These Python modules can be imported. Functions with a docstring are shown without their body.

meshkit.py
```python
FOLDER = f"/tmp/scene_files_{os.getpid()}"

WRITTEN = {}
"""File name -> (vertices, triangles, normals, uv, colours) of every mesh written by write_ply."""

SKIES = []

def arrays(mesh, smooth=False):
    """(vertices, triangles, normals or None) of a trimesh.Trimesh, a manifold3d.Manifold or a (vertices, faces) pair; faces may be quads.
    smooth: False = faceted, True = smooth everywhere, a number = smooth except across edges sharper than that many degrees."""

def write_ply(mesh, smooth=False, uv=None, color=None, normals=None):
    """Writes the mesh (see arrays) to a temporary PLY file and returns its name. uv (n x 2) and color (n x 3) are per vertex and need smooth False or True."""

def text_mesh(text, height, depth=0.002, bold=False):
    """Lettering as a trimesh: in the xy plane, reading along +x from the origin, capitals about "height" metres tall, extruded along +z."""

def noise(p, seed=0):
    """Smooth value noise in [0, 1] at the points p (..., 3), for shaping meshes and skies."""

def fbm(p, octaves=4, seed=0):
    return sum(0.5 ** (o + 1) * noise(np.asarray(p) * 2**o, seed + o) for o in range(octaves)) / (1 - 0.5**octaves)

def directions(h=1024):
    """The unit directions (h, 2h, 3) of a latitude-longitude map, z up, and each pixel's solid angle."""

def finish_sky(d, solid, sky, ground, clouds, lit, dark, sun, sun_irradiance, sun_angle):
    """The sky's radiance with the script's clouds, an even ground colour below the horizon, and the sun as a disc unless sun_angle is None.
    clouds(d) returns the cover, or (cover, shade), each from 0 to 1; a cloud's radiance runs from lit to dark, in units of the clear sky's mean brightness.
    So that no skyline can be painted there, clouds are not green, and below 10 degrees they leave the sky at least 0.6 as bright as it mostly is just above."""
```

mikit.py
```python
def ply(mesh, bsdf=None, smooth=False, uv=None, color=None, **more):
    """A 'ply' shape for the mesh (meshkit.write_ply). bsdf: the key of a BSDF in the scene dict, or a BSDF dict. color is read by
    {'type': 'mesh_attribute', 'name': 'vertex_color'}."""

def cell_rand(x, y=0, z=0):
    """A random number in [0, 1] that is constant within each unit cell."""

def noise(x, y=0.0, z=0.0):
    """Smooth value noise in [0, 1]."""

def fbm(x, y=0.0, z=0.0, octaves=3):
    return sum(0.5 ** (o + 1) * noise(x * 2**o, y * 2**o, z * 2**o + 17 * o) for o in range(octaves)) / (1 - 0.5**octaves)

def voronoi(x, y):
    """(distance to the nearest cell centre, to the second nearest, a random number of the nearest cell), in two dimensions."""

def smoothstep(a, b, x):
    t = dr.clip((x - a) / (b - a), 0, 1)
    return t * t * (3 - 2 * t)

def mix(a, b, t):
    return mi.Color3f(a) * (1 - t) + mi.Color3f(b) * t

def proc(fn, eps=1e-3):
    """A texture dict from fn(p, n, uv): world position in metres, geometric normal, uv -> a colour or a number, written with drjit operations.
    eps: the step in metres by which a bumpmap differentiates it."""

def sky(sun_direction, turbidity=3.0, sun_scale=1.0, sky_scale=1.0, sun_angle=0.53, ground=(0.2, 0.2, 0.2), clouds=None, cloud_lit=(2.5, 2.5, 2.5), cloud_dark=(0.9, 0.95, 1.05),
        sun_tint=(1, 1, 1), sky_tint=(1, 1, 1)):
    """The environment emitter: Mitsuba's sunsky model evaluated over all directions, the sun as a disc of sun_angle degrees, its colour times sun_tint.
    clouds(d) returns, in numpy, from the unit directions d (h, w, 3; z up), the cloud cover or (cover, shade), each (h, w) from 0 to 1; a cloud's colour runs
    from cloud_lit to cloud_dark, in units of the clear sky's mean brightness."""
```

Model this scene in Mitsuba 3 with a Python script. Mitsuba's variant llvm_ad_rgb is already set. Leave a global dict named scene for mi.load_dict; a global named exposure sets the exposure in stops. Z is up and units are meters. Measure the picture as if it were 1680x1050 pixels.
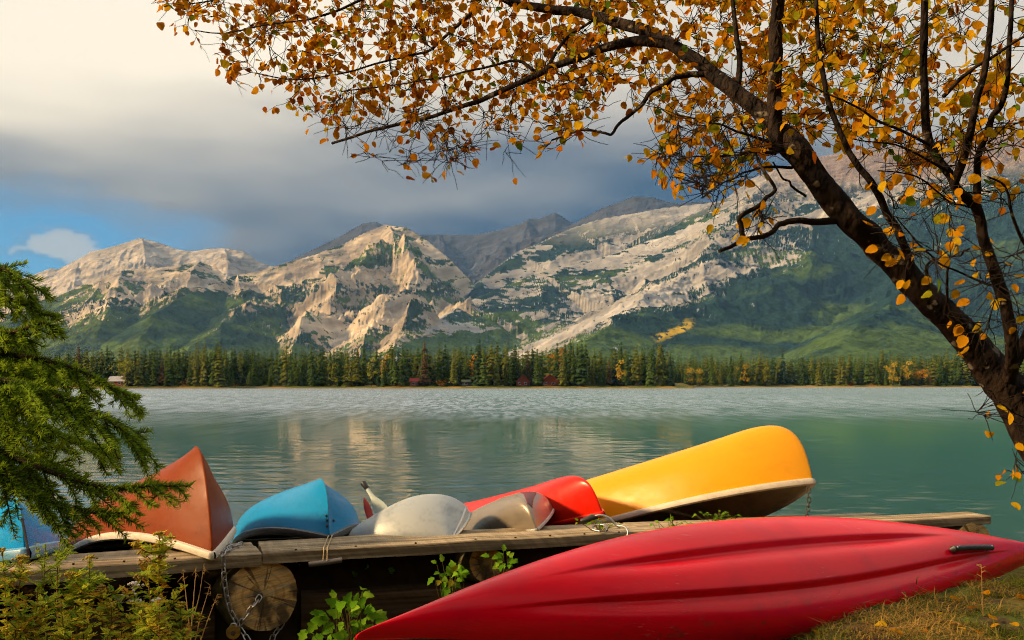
import math, random
import numpy as np, trimesh, manifold3d
import drjit as dr
import mitsuba as mi
import mikit, meshkit
from mikit import ply, proc, noise, fbm, voronoi, cell_rand, smoothstep, mix
from scipy.spatial import cKDTree

T = mi.ScalarTransform4f
scene, labels = {}, {}

# ---------------------------------------------------------------- camera, sky, exposure
EYE = 2.3                      # metres above the lake
F = 1500.0                     # focal length in pixels of a picture 1680 wide
HOR = 630.0                    # row of the horizon in a picture 1050 high
exposure = 1.88
scene['camera'] = {'type': 'perspective', 'fov_axis': 'x', 'fov': math.degrees(2 * math.atan(840 / F)),
                   'near_clip': 0.1, 'far_clip': 60000.0,
                   'principal_point_offset_y': -(HOR - 525.0) / 1050.0,
                   'to_world': T().look_at(origin=[0, 0, EYE], target=[0, 1, EYE], up=[0, 0, 1]),
                   'medium': {'type': 'ref', 'id': 'air'}}

def P(px, py, d):
    """World point seen at photo pixel (px, py), d metres in front of the camera: used to survey where things stand."""
    return np.array([(px - 840) / F * d, d, EYE + (HOR - py) / F * d])

def sky_clouds(d):
    el = np.degrees(np.arcsin(np.clip(d[..., 2], -1, 1)))
    az = np.degrees(np.arctan2(d[..., 0], d[..., 1]))
    q = d / np.maximum(d[..., 2:] + 0.16, 0.02)                      # a flat cloud deck seen in perspective
    n1 = meshkit.fbm(np.stack([q[..., 0] * 0.9 + 7, q[..., 1] * 0.9, q[..., 2] * 0], -1), 5, 3)
    n2 = meshkit.fbm(np.stack([q[..., 0] * 0.35 + 2, q[..., 1] * 0.45 + 5, q[..., 2] * 0], -1), 4, 9)
    n3 = meshkit.fbm(np.stack([az / 9, el / 3.0, az * 0], -1), 5, 21)
    # the deck is broken near the horizon in the west-north-west (left), where blue sky shows
    edge = (el - 9.6 + (n3 - 0.5) * 5.0) / 2.0
    hole = np.clip(1 - np.maximum(np.abs(az + 29.0 + (n3 - .5) * 4) / 12.0, 0) ** 4, 0, 1)
    cover = 1 - hole * np.clip(0.5 - edge, 0, 1)
    n5 = meshkit.fbm(np.stack([az / 1.6, el / 0.8, az * 0 + 4], -1), 5, 71)
    puff = np.clip(np.exp(-(((az + 26.3) / 2.3) ** 2 + ((el - 7.7) / 0.8) ** 2)) * 1.5 - 1.5 * (1 - n5) + .35, 0, 1)
    cover = np.maximum(cover, np.clip(puff * 1.4, 0, 0.6))
    cover = np.maximum(cover, np.clip((n1 - .5) * .6, 0, .3))
    # brightness: dark storm bank low down, brighter above where the sun comes through thinner cloud
    n4 = meshkit.fbm(np.stack([az / 15 + 3, el / 2.4, az * 0 + 1], -1), 5, 33)
    bank = 1 / (1 + np.exp((el - 14.2 - (n2 - .5) * 6 - (n4 - .5) * 3 - (n1 - .5) * 4 - 0.10 * np.clip(az + 6, -30, 12) + 0.16 * np.clip(az - 8, 0, 18) - 10.0 / (1 + np.exp(-(np.abs(az) - 52) / 6.0))) / 1.7))
    thin = np.exp(-(((az + 25) / 24) ** 2 + ((el - 22) / 12) ** 2))
    shade = 0.22 + 0.86 * bank - 0.36 * thin + (n1 - 0.5) * 0.55 + (n4 - .5) * .16
    shade = np.where(puff > .25, np.minimum(shade, .45), shade)
    return cover, shade

SUN = np.array([-0.88, -0.22, 0.42])
scene['sky'] = mikit.sky(SUN, turbidity=2.5, sun_scale=1.3, sky_scale=1.0, sun_angle=6.0, clouds=sky_clouds,
                         cloud_lit=(4.4, 4.1, 3.62), cloud_dark=(0.08, 0.27, 0.66), sun_tint=(1.0, 0.91, 0.78), sky_tint=(0.30, 0.78, 1.30),
                         ground=(0.06, 0.08, 0.07))
scene['air'] = {'type': 'homogeneous', 'albedo': {'type': 'rgb', 'value': [0.90, 0.95, 0.98]},
                'sigma_t': {'type': 'rgb', 'value': [0.7e-5, 1.4e-5, 2.9e-5]}}

# ---------------------------------------------------------------- helpers
def tag(key, label, category=None, group=None, kind=None):
    labels[key] = {'label': label}
    if category: labels[key]['category'] = category
    if group: labels[key]['group'] = group
    if kind: labels[key]['kind'] = kind
    return key

def free(name):
    k, i = name, 0
    while k in scene or k in labels:
        i += 1
        k = f'{name}_{i:03d}'
    return k

def thing(name, label, category, group=None):
    return tag(free(name), label, category, group)

def add(parent, name, mesh, bsdf, smooth=False, label=None, kind=None, **kw):
    key = free(f'{parent}__{name}' if parent else name)
    scene[key] = ply(mesh, bsdf, smooth=smooth, **kw)
    if label or kind:
        labels[key] = {}
        if label: labels[key]['label'] = label
        if kind: labels[key]['kind'] = kind
    return key

def copy_of(shape, key, M):
    scene[key] = {**shape, 'to_world': T(np.asarray(M, float))}
    return key

def norm(v):
    v = np.asarray(v, float)
    return v / max(np.linalg.norm(v), 1e-12)

def mat4(R=None, t=(0, 0, 0), s=1.0):
    M = np.eye(4)
    if R is not None: M[:3, :3] = R
    M[:3, :3] = M[:3, :3] * s
    M[:3, 3] = t
    return M

def spline(pts, n):
    """Catmull-Rom through pts (k, m), n samples per span."""
    p = np.asarray(pts, float)
    p = np.vstack([2 * p[0] - p[1], p, 2 * p[-1] - p[-2]])
    out = []
    for i in range(1, len(p) - 2):
        t = np.linspace(0, 1, n, endpoint=False)[:, None]
        a, b, c, d = p[i - 1], p[i], p[i + 1], p[i + 2]
        out.append(0.5 * (2 * b + (c - a) * t + (2 * a - 5 * b + 4 * c - d) * t ** 2 + (3 * b - a - 3 * c + d) * t ** 3))
    return np.vstack(out + [p[-2][None]])

def tube(path, radii, sides=8, cap=True, bump=0.0, seed=0):
    p = np.asarray(path, float)
    r = np.broadcast_to(np.asarray(radii, float), (len(p),))
    t = np.gradient(p, axis=0)
    t /= np.linalg.norm(t, axis=1, keepdims=True) + 1e-12
    u = np.zeros_like(p)
    a = np.array([0, 0, 1.0]) if abs(t[0, 2]) < 0.9 else np.array([1.0, 0, 0])
    for i in range(len(p)):
        a = a - t[i] * (a @ t[i])
        a /= np.linalg.norm(a) + 1e-12
        u[i] = a
    w = np.cross(t, u)
    ang = np.arange(sides) * 2 * np.pi / sides
    dirs = np.cos(ang)[None, :, None] * u[:, None] + np.sin(ang)[None, :, None] * w[:, None]
    rr = r[:, None, None] * np.ones((1, sides, 1))
    v = p[:, None] + rr * dirs
    if bump:
        nz = (meshkit.fbm(v * 9.0, 3, seed) - 0.5) * .7 + (meshkit.fbm(v * 38.0, 2, seed + 3) - .5) * .3
        v = p[:, None] + (rr * (1 + bump * nz[..., None])) * dirs
    i, j = np.meshgrid(np.arange(len(p) - 1), np.arange(sides), indexing='ij')
    q = np.stack([i * sides + j, i * sides + (j + 1) % sides, (i + 1) * sides + (j + 1) % sides, (i + 1) * sides + j], -1).reshape(-1, 4)
    v = v.reshape(-1, 3)
    f = np.vstack([q[:, [0, 1, 2]], q[:, [0, 2, 3]]])
    if cap:
        n0 = len(v)
        v = np.vstack([v, p[:1], p[-1:]])
        k = np.arange(sides)
        f = np.vstack([f, np.stack([np.full(sides, n0), (k + 1) % sides, k], 1),
                       np.stack([np.full(sides, n0 + 1), (len(p) - 1) * sides + k, (len(p) - 1) * sides + (k + 1) % sides], 1)])
    return v, f

def join(parts):
    vs, fs, n = [], [], 0
    for v, f in parts:
        vs.append(v); fs.append(np.asarray(f) + n); n += len(v)
    return np.vstack(vs), np.vstack(fs)

def box(x, y, z, c=(0, 0, 0), bev=0.0):
    if bev:
        m = manifold3d.Manifold.hull_points(np.array([[sx * (x / 2 - bx), sy * (y / 2 - by), sz * (z / 2 - bz)] for sx in (-1, 1) for sy in (-1, 1) for sz in (-1, 1)
             for bx, by, bz in ((bev, bev, 0), (bev, 0, bev), (0, bev, bev))])).to_mesh()
        v, f = np.array(m.vert_properties[:, :3], float), np.array(m.tri_verts)
    else:
        b = trimesh.creation.box([x, y, z]); v, f = np.array(b.vertices), np.array(b.faces)
    return v + np.asarray(c, float), f

def xf(vf, M):
    v, f = vf
    return np.asarray(v) @ np.asarray(M)[:3, :3].T + np.asarray(M)[:3, 3], f

def grid_faces(n, m):
    i, j = np.meshgrid(np.arange(n - 1), np.arange(m - 1), indexing='ij')
    q = np.stack([i * m + j, (i + 1) * m + j, (i + 1) * m + j + 1, i * m + j + 1], -1).reshape(-1, 4)
    return np.vstack([q[:, [0, 1, 2]], q[:, [0, 2, 3]]])

def look_basis(x, up=(0, 0, 1)):
    x = norm(x); y = np.cross(up, x)
    y = norm(y) if np.linalg.norm(y) > 1e-6 else np.array([0, 1.0, 0])
    return np.stack([x, y, np.cross(x, y)], 1)

def rgb(*c): return {'type': 'rgb', 'value': list(map(float, c))}

def mat(name, base, rough=0.6, spec=0.4, bump=None, two=True, **kw):
    """One principled BSDF as a scene entry. base: a colour or fn(p, n, uv); bump: (fn, scale, eps)."""
    b = {'type': 'principled', 'base_color': proc(base) if callable(base) else rgb(*base),
         'roughness': proc(rough) if callable(rough) else float(rough), 'specular': float(spec), **kw}
    if bump:
        b = {'type': 'bumpmap', 'tex': proc(bump[0], eps=bump[2]), 'scale': float(bump[1]), 'bsdf': b}
    scene[name] = {'type': 'twosided', 'bsdf': b} if two else b
    return name
# ---------------------------------------------------------------- mountains: real terrain 3 to 12 km away
def ridge(*pts):
    """Ridge line from surveyed (px, py, km) points."""
    return np.array([P(a, b, c * 1000.0) for a, b, c in pts])

def rfbm(p, octaves, seed):
    """ridged noise, 0..1"""
    tot, amp, s = 0, 0.5, 0
    for o in range(octaves):
        n = 1 - np.abs(2 * meshkit.noise(p * 2.03 ** o, seed + o) - 1)
        tot = tot + amp * n * n
        s += amp
        amp *= 0.5
    return tot / s

def terrain(ridges, az0, az1, d0, d1, na, nd, rough=110.0, scale=900.0, seed=0, crest=1, floor=12.0, power=1.25, strata=(.85, .5)):
    """Polar height field: the highest of the slopes that fall from each ridge line, with gullies.
    ridges: [(points, slope)], a slope is rise over run."""
    u = np.linspace(az0, az1, na)
    d = np.geomspace(d0, d1, nd)
    U, D = np.meshgrid(u, d, indexing='ij')
    X, Y = U * D, D
    q = np.stack([X, Y, X * 0], -1)
    wx = (meshkit.fbm(q / 1300.0, 4, seed + 40) - .5) * 620
    wy = (meshkit.fbm(q / 1300.0, 4, seed + 50) - .5) * 620
    H = np.full(X.shape, -1e9)
    near = np.full(X.shape, 1e9)
    for ri, (pts, slope) in enumerate(ridges):
        fine = np.vstack([np.linspace(a, b, 90, endpoint=False) for a, b in zip(pts[:-1], pts[1:])] + [pts[-1:]])
        dist, k = cKDTree(fine[:, :2]).query(np.stack([X, Y], -1).reshape(-1, 2), workers=-1)
        # warp only away from the crest, so that skylines stay where they were surveyed
        w = np.clip(dist / 700, 0, 1)
        dist2, k2 = cKDTree(fine[:, :2]).query(np.stack([X.ravel() + wx.ravel() * w, Y.ravel() + wy.ravel() * w], -1), workers=-1)
        dist = np.where(w > 0.02, dist * (1 - w) + dist2 * w, dist)
        k = k2
        top = fine[k, 2]
        run = top / slope * power
        h = top * np.clip(1 - dist / run, 0, 1) ** power
        h = h.reshape(X.shape)
        sel = h > H
        H = np.where(sel, h, H)
        if ri < crest: near = np.minimum(near, dist.reshape(X.shape))
    g = rfbm(q / scale, 6, seed) - 0.55
    f2 = meshkit.fbm(q / (scale * 0.22), 4, seed + 9) - 0.5
    amp = np.clip(near / 550, 0.06, 1) * np.clip(H / 500, 0.05, 1)
    f3 = rfbm(q / (scale * 0.11), 3, seed + 19) - 0.5
    dx, dz = strata
    across, along = H * dx - X * dz + 0.22 * Y + wx * .25, X * dx + H * dz
    bed = rfbm(np.stack([across / 150.0, along / 2600.0, Y / 2600.0], -1), 4, seed + 27) - 0.5
    H = H + amp * (rough * g * 1.5 + rough * 0.28 * f2 + rough * .16 * f3 + rough * .55 * bed)
    H = np.maximum(H, 0) + floor * (0.4 + meshkit.fbm(q / 700, 3, seed + 4))
    v = np.stack([X, Y, H], -1).reshape(-1, 3)
    return v, grid_faces(na, nd)

R_ = {
 'far': [(ridge((430, 452, 11.2), (470, 432, 11), (500, 415, 11), (530, 402, 11), (562, 386, 11), (596, 367, 11), (618, 365, 11), (640, 376, 11), (680, 387, 11.2), (720, 386, 11.4), (780, 387, 11.4), (828, 376, 11.2), (852, 368, 11.1), (868, 361, 11), (884, 361, 11), (912, 351, 11), (936, 366, 11), (990, 400, 11.2)), .75),
         (ridge((905, 385, 9.8), (934, 371, 9.6), (985, 344, 9.6), (1015, 333, 9.6), (1038, 323, 9.6), (1070, 324, 9.6), (1092, 332, 9.6), (1110, 336, 9.6), (1150, 330, 9.7), (1240, 340, 9.7)), .6),
         (ridge((868, 361, 11), (850, 400, 10.0), (820, 440, 9.2)), .8), (ridge((720, 386, 11.4), (735, 420, 10.2)), .8)],
 'left': [(ridge((-620, 560, 9.6), (-380, 520, 9.4), (-130, 500, 9.2), (-40, 478, 9.2), (45, 455, 9), (82, 440, 9), (96, 441, 9), (130, 425, 9), (150, 414, 9), (186, 404, 9), (215, 396, 9), (232, 391, 9), (258, 399, 9), (290, 410, 9), (312, 414, 9), (345, 409, 9), (368, 408, 9), (400, 414, 9), (420, 428, 9), (444, 437, 9), (490, 452, 9.1), (560, 480, 9.2)), .78),
          (ridge((232, 391, 9), (245, 430, 8.3), (260, 470, 7.7)), .8), (ridge((368, 408, 9), (375, 440, 8.5)), .8), (ridge((130, 425, 9), (120, 460, 8.4)), .8)],
 'hill': [(ridge((-500, 600, 5.2), (-250, 585, 5.4), (-60, 560, 5.6), (40, 520, 6), (100, 486, 6.3), (150, 462, 6.5), (200, 447, 6.6), (240, 444, 6.7), (290, 438, 6.8), (328, 431, 6.9), (350, 440, 6.9), (372, 456, 6.8)), .62),
          (ridge((200, 447, 6.6), (190, 480, 6.0), (160, 530, 5.2)), .6), (ridge((328, 431, 6.9), (300, 470, 6.2), (290, 520, 5.4), (230, 560, 4.7)), .6),
          (ridge((372, 456, 6.8), (350, 500, 6.0)), .6)],
 'centre': [(ridge((250, 520, 5.0), (300, 488, 5.5), (350, 470, 5.9), (390, 453, 6.3), (432, 444, 6.4), (470, 432, 6.5), (520, 418, 6.6), (560, 402, 6.8), (600, 382, 6.9), (632, 371, 7.0), (665, 374, 7.0), (700, 395, 6.9), (740, 428, 6.8), (775, 465, 6.7), (795, 495, 6.6)), .72),
            (ridge((640, 378, 6.9), (650, 391, 6.45), (600, 425, 6.1), (560, 458, 5.8), (520, 500, 5.4), (490, 548, 5.0), (470, 585, 4.6)), .95),
            (ridge((650, 391, 6.45), (680, 440, 6.0), (690, 478, 5.6), (760, 498, 5.3)), .95),
            (ridge((690, 478, 5.6), (640, 490, 5.3), (600, 540, 4.8), (590, 590, 4.4)), .85),
            (ridge((690, 505, 5.0), (655, 545, 4.6), (640, 590, 4.2)), .8),
            (ridge((390, 453, 6.3), (400, 500, 5.6), (360, 550, 4.8)), .55)],
 'right': [(ridge((560, 612, 3.7), (640, 585, 4.2), (700, 545, 4.8), (760, 500, 5.3), (880, 450, 5.9), (1013, 418, 6.2), (1060, 398, 6.3), (1106, 374, 6.4), (1150, 348, 6.5), (1193, 327, 6.6), (1233, 295, 6.7), (1272, 279, 6.8), (1340, 260, 7.0), (1412, 246, 7.2), (1491, 239, 7.3), (1560, 236, 7.5), (1631, 222, 7.6), (1700, 204, 7.8), (1850, 190, 8.0), (2100, 250, 8.2)), .47),
           (ridge((765, 488, 6.5), (788, 461, 6.8), (820, 436, 7.0), (850, 414, 7.2), (880, 402, 7.3), (903, 392, 7.4), (940, 374, 7.6), (979, 362, 7.7), (1030, 352, 7.8), (1067, 345, 7.8), (1120, 338, 7.9), (1200, 330, 8.0)), .7),
           (ridge((1272, 279, 6.8), (1180, 400, 5.6), (1060, 490, 4.6), (960, 560, 3.7)), .42),
           (ridge((1631, 222, 7.6), (1560, 380, 5.6), (1480, 490, 4.2), (1380, 560, 3.0)), .40)],
}

def m_colour(rock, rock2, forest, forest2, cover, bands, line, band_amt=1.9, meadow=0.0, lo=-1.1, alpine=None, aspens=None):
    """Rock with forest. line(x, y) is the height below which forest is closed; above it trees follow the dipping strata and the shady sides."""
    dx, dz = bands
    def fn(p, n, uv):
        x, y, z = p.x, p.y, p.z
        wx = 160 * (fbm(x / 420.0, y / 420.0, z / 300.0, 3) - .5)
        along = x * dx + z * dz + wx
        across = z * dx - x * dz + 0.22 * y + wx
        st = fbm(along / 1300.0, across / 105.0, y / 1500.0, 4)
        big = fbm(x / 520.0, y / 520.0, z / 360.0, 4)
        mid = fbm(x / 120.0, y / 120.0, z / 80.0, 3)
        fine = fbm(x / 34.0, y / 34.0, z / 24.0, 3)
        low = (line(x, y) - z) / 320.0
        a = cover + dr.clip(low, lo, 0.8) + (big - .5) * 1.1 + (st - .5) * band_amt + (mid - .5) * 1.3 + (fine - .5) * 1.35 - (1 - n.z) * 0.9 + n.x * 0.55
        t = smoothstep(-0.06, 0.07, a)
        tree = noise(x / 9.0, y / 14.0, z / 13.0) * .5 + noise(x / 23.0, y / 30.0, z / 24.0) * .5
        lush = smoothstep(.40, .62, fbm(x / 420.0 + 3, y / 420.0, z / 130.0 + 9, 3) + meadow * (.14 - .30 * smoothstep(120.0, 420.0, z)))
        veg = mix(forest, forest2, lush) * (0.35 + 1.3 * tree)
        lay = fbm(across / 30.0, along / 700.0, 3.0, 4)
        crack = 1 - dr.abs(2 * fbm(x / 55.0, across / 60.0, z / 90.0, 4) - 1)
        rk = mix(rock, rock2, smoothstep(.3, .7, fbm(x / 260.0, y / 260.0, across / 160.0, 3))) * (0.60 + 0.62 * lay + .55 * (mid - .5)) * (1 - .30 * smoothstep(.86, .99, crack) * smoothstep(.4, .6, big))
        if aspens:                                                   # a stand of golden aspens up a gully
            u = (x - aspens[0]) / aspens[2]
            off = (z - aspens[1] - aspens[3] * (x - aspens[0])) / 26.0 + 1.6 * (mid - .5)
            gold = smoothstep(1.0, .5, dr.abs(u)) * smoothstep(1.0, .45, dr.abs(off)) * smoothstep(.40, .52, fbm(x / 14.0, y / 40.0, z / 14.0, 2) + .12 * (1 - dr.abs(u)))
            veg = mix(veg, mi.Color3f(.36, .25, .02) * (.6 + .8 * tree), gold)
            t = dr.maximum(t, gold)
        if alpine:
            hi = smoothstep(alpine - 160.0, alpine + 160.0, z + 260 * (big - .5) - .10 * (x - 2500.0))
            rk = mix(rk, mi.Color3f(.20, .155, .135) * (.6 + .8 * mid), hi * smoothstep(1500.0, 2300.0, x))
            t = t * (1 - .9 * hi)
        return mix(rk, veg, t)
    return fn

def m_bump(p, n, uv):
    a = fbm(p.x / 75.0, p.y / 75.0, p.z / 55.0, 5)
    return a + .5 * (1 - dr.abs(2 * noise(p.x / 120.0, p.y / 120.0, p.z / 90.0) - 1))

WARM, GREY = (0.53, 0.45, 0.345), (0.30, 0.27, 0.235)
flat_line = lambda h: (lambda x, y: h + 0 * x)
mat('mountain_far_shadowed_rock', m_colour((0.060, 0.068, 0.092), (0.042, 0.048, 0.066), (0.012, 0.022, 0.024), (0.02, 0.03, 0.028), -0.1, (.9, .3), flat_line(1150.0), .8), 0.95, 0.05, bump=(m_bump, 50.0, 4.0))  # cloud shadow over the far peaks is painted in as dark rock
mat('mountain_left_rock', m_colour((0.46, 0.425, 0.385), (0.28, 0.27, 0.26), (0.04, 0.06, 0.025), (0.08, 0.09, 0.03), -0.25, (.9, .4), flat_line(720.0), 1.0), 0.95, 0.05, bump=(m_bump, 50.0, 4.0))
mat('mountain_hill_rock', m_colour(WARM, GREY, (0.022, 0.042, 0.014), (0.065, 0.10, 0.018), 0.50, (.85, .45), flat_line(520.0), 1.9, 0.5, -.7), 0.95, 0.05, bump=(m_bump, 34.0, 4.0))
mat('mountain_centre_rock', m_colour(WARM, (0.28, 0.24, 0.195), (0.018, 0.040, 0.018), (0.06, 0.10, 0.018), 0.84, (.8, .55), lambda x, y: 360.0 - 0.42 * dr.clip(x + 1750.0, -900, 800), 2.0, 0.4, -.72), 0.95, 0.05, bump=(m_bump, 42.0, 4.0))
mat('mountain_right_shaded_rock', m_colour((0.355, 0.35, 0.345), (0.25, 0.25, 0.255), (0.009, 0.029, 0.027), (0.040, 0.074, 0.018), 0.84, (.87, .43), lambda x, y: 300.0 + 0.44 * (x - 870.0), 3.4, 1.0, -.50, 1420.0, (740.0, 248.0, 150.0, .44)), 0.95, 0.05, bump=(m_bump, 34.0, 4.0))  # rock greyed and darkened to stand for partial cloud shadow

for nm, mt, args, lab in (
    ('mountain', 'mountain_far_shadowed_rock', (R_['far'], -.30, .30, 7800, 12800, 560, 230, 260.0, 700.0, 11), 'dark blue grey jagged ridge farthest behind the valley gap, under the storm cloud'),
    ('mountain', 'mountain_left_rock', (R_['left'], -.92, -.17, 6600, 10400, 720, 260, 260.0, 560.0, 23), 'pale grey limestone mountain with broad bare summit at the far left'),
    ('mountain', 'mountain_hill_rock', (R_['hill'], -.92, -.26, 3600, 7900, 680, 300, 170.0, 520.0, 37), 'rounded hill of patchy forest and tan rock in front of the pale left mountain'),
    ('mountain', 'mountain_centre_rock', (R_['centre'], -.45, .02, 2600, 7900, 720, 440, 190.0, 430.0, 41), 'sunlit central mountain with a bright triangular rock face and forested flanks'),
    ('mountain', 'mountain_right_shaded_rock', (R_['right'], -.21, .72, 1700, 9000, 820, 460, 105.0, 480.0, 53), 'huge mountain filling the right side with slanting bands of rock above dark forest')):
    k = free(nm)
    nm_lab = mt.split('_')[1]
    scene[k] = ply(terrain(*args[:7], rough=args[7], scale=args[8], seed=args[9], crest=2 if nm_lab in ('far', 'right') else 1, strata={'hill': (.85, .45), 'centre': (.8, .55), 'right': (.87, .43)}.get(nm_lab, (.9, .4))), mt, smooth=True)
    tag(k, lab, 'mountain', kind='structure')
# ---------------------------------------------------------------- lake and far shore
def far_edge(x):
    """Distance of the far waterline at lateral position x: the left and middle shore is a spit, the right shore lies farther back."""
    x = np.asarray(x, float)
    t = np.clip((x - 88) / 26, 0, 1); t = t * t * (3 - 2 * t)
    return 452 + t * 150 + 5 * np.sin(x / 23.0) + 3 * np.sin(x / 7.1 + 1)

def lake_mesh():
    u = np.linspace(-0.80, 0.80, 620)
    q = np.linspace(1 / 4.6, 1 / 690.0, 1250)            # even steps in the picture's rows: finer close by
    d = np.concatenate([1 / q[:-1], [690.0]])
    U, D = np.meshgrid(u, d, indexing='ij')
    X, Y = U * D, D
    def w(sx, sy, sd, amp):
        n = meshkit.noise(np.stack([X / sx + sd, Y / sy, X * 0 + sd], -1), sd)
        return (n - 0.5) * amp
    breeze = 1 / (1 + np.exp(-(Y - 66 - 0.05 * X - 10 * (meshkit.noise(np.stack([X / 40, Y / 25, X * 0], -1), 5) - .5)) / 9.0))
    near = np.clip(1 - (Y - 5) / 90, 0.25, 1)
    puff = 0.75 + 0.5 * meshkit.fbm(np.stack([X / 9.0, Y / 5.0, X * 0], -1), 3, 77)
    Z = w(1.15, 0.6, 1, .014) * near * puff + w(0.62, 0.30, 2, .012) * near * puff + w(0.33, 0.16, 8, .006) * near * puff + w(5.0, 2.6, 3, .012) * near
    Z = Z * (1 - .8 * breeze)
    return np.stack([X, Y, Z], -1).reshape(-1, 3), grid_faces(len(u), len(d))

def w_breeze(p):
    return smoothstep(36.0, 100.0, p.y - 0.06 * p.x + 18 * (noise(p.x / 30.0, p.y / 14.0) - .5) + 10 * (fbm(p.x / 1.4, p.y / 9.0, 3.0, 3) - .5))
def w_rough(p, n, uv):
    streak = fbm(p.x / 26.0, p.y / 5.0, 2.0, 3)
    return 0.035 + 0.05 * streak + w_breeze(p) * (0.20 + 0.12 * streak)
def w_col(p, n, uv):
    s = smoothstep(0.0, 30.0, p.x + 4.0 + 0.12 * p.y)
    return mix((0.020, 0.055, 0.050), (0.016, 0.084, 0.060), s)
def w_ruffle(p, n, uv):
    spark = fbm(p.x / 0.40, p.y / 3.2, 7.0, 3)
    streak = fbm(p.x / 40.0, p.y / 12.0, 2.0, 3)
    return w_breeze(p) * dr.clip(0.44 + 1.7 * (spark - .5) + 0.35 * (streak - .5), 0.05, 0.95)
mat('water_calm', w_col, w_rough, 0.5, two=False)
scene['water_ripple'] = {'type': 'roughconductor', 'distribution': 'ggx', 'alpha': 0.17, 'specular_reflectance': rgb(0.68, 0.80, 0.90), 'eta': 0.0, 'k': 1.0, 'material': 'none'}
scene['water_ripple'] = {k: v for k, v in scene['water_ripple'].items() if k not in ('eta', 'k')}
scene['water_skin'] = {'type': 'blendbsdf', 'weight': proc(w_ruffle), 'a': {'type': 'ref', 'id': 'water_calm'}, 'b': {'type': 'ref', 'id': 'water_ripple'}}
scene['lake'] = ply(lake_mesh(), 'water_skin', smooth=True)
tag('lake', 'green lake water, calm close by and ruffled silver towards the far shore', 'lake', kind='structure')

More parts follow.
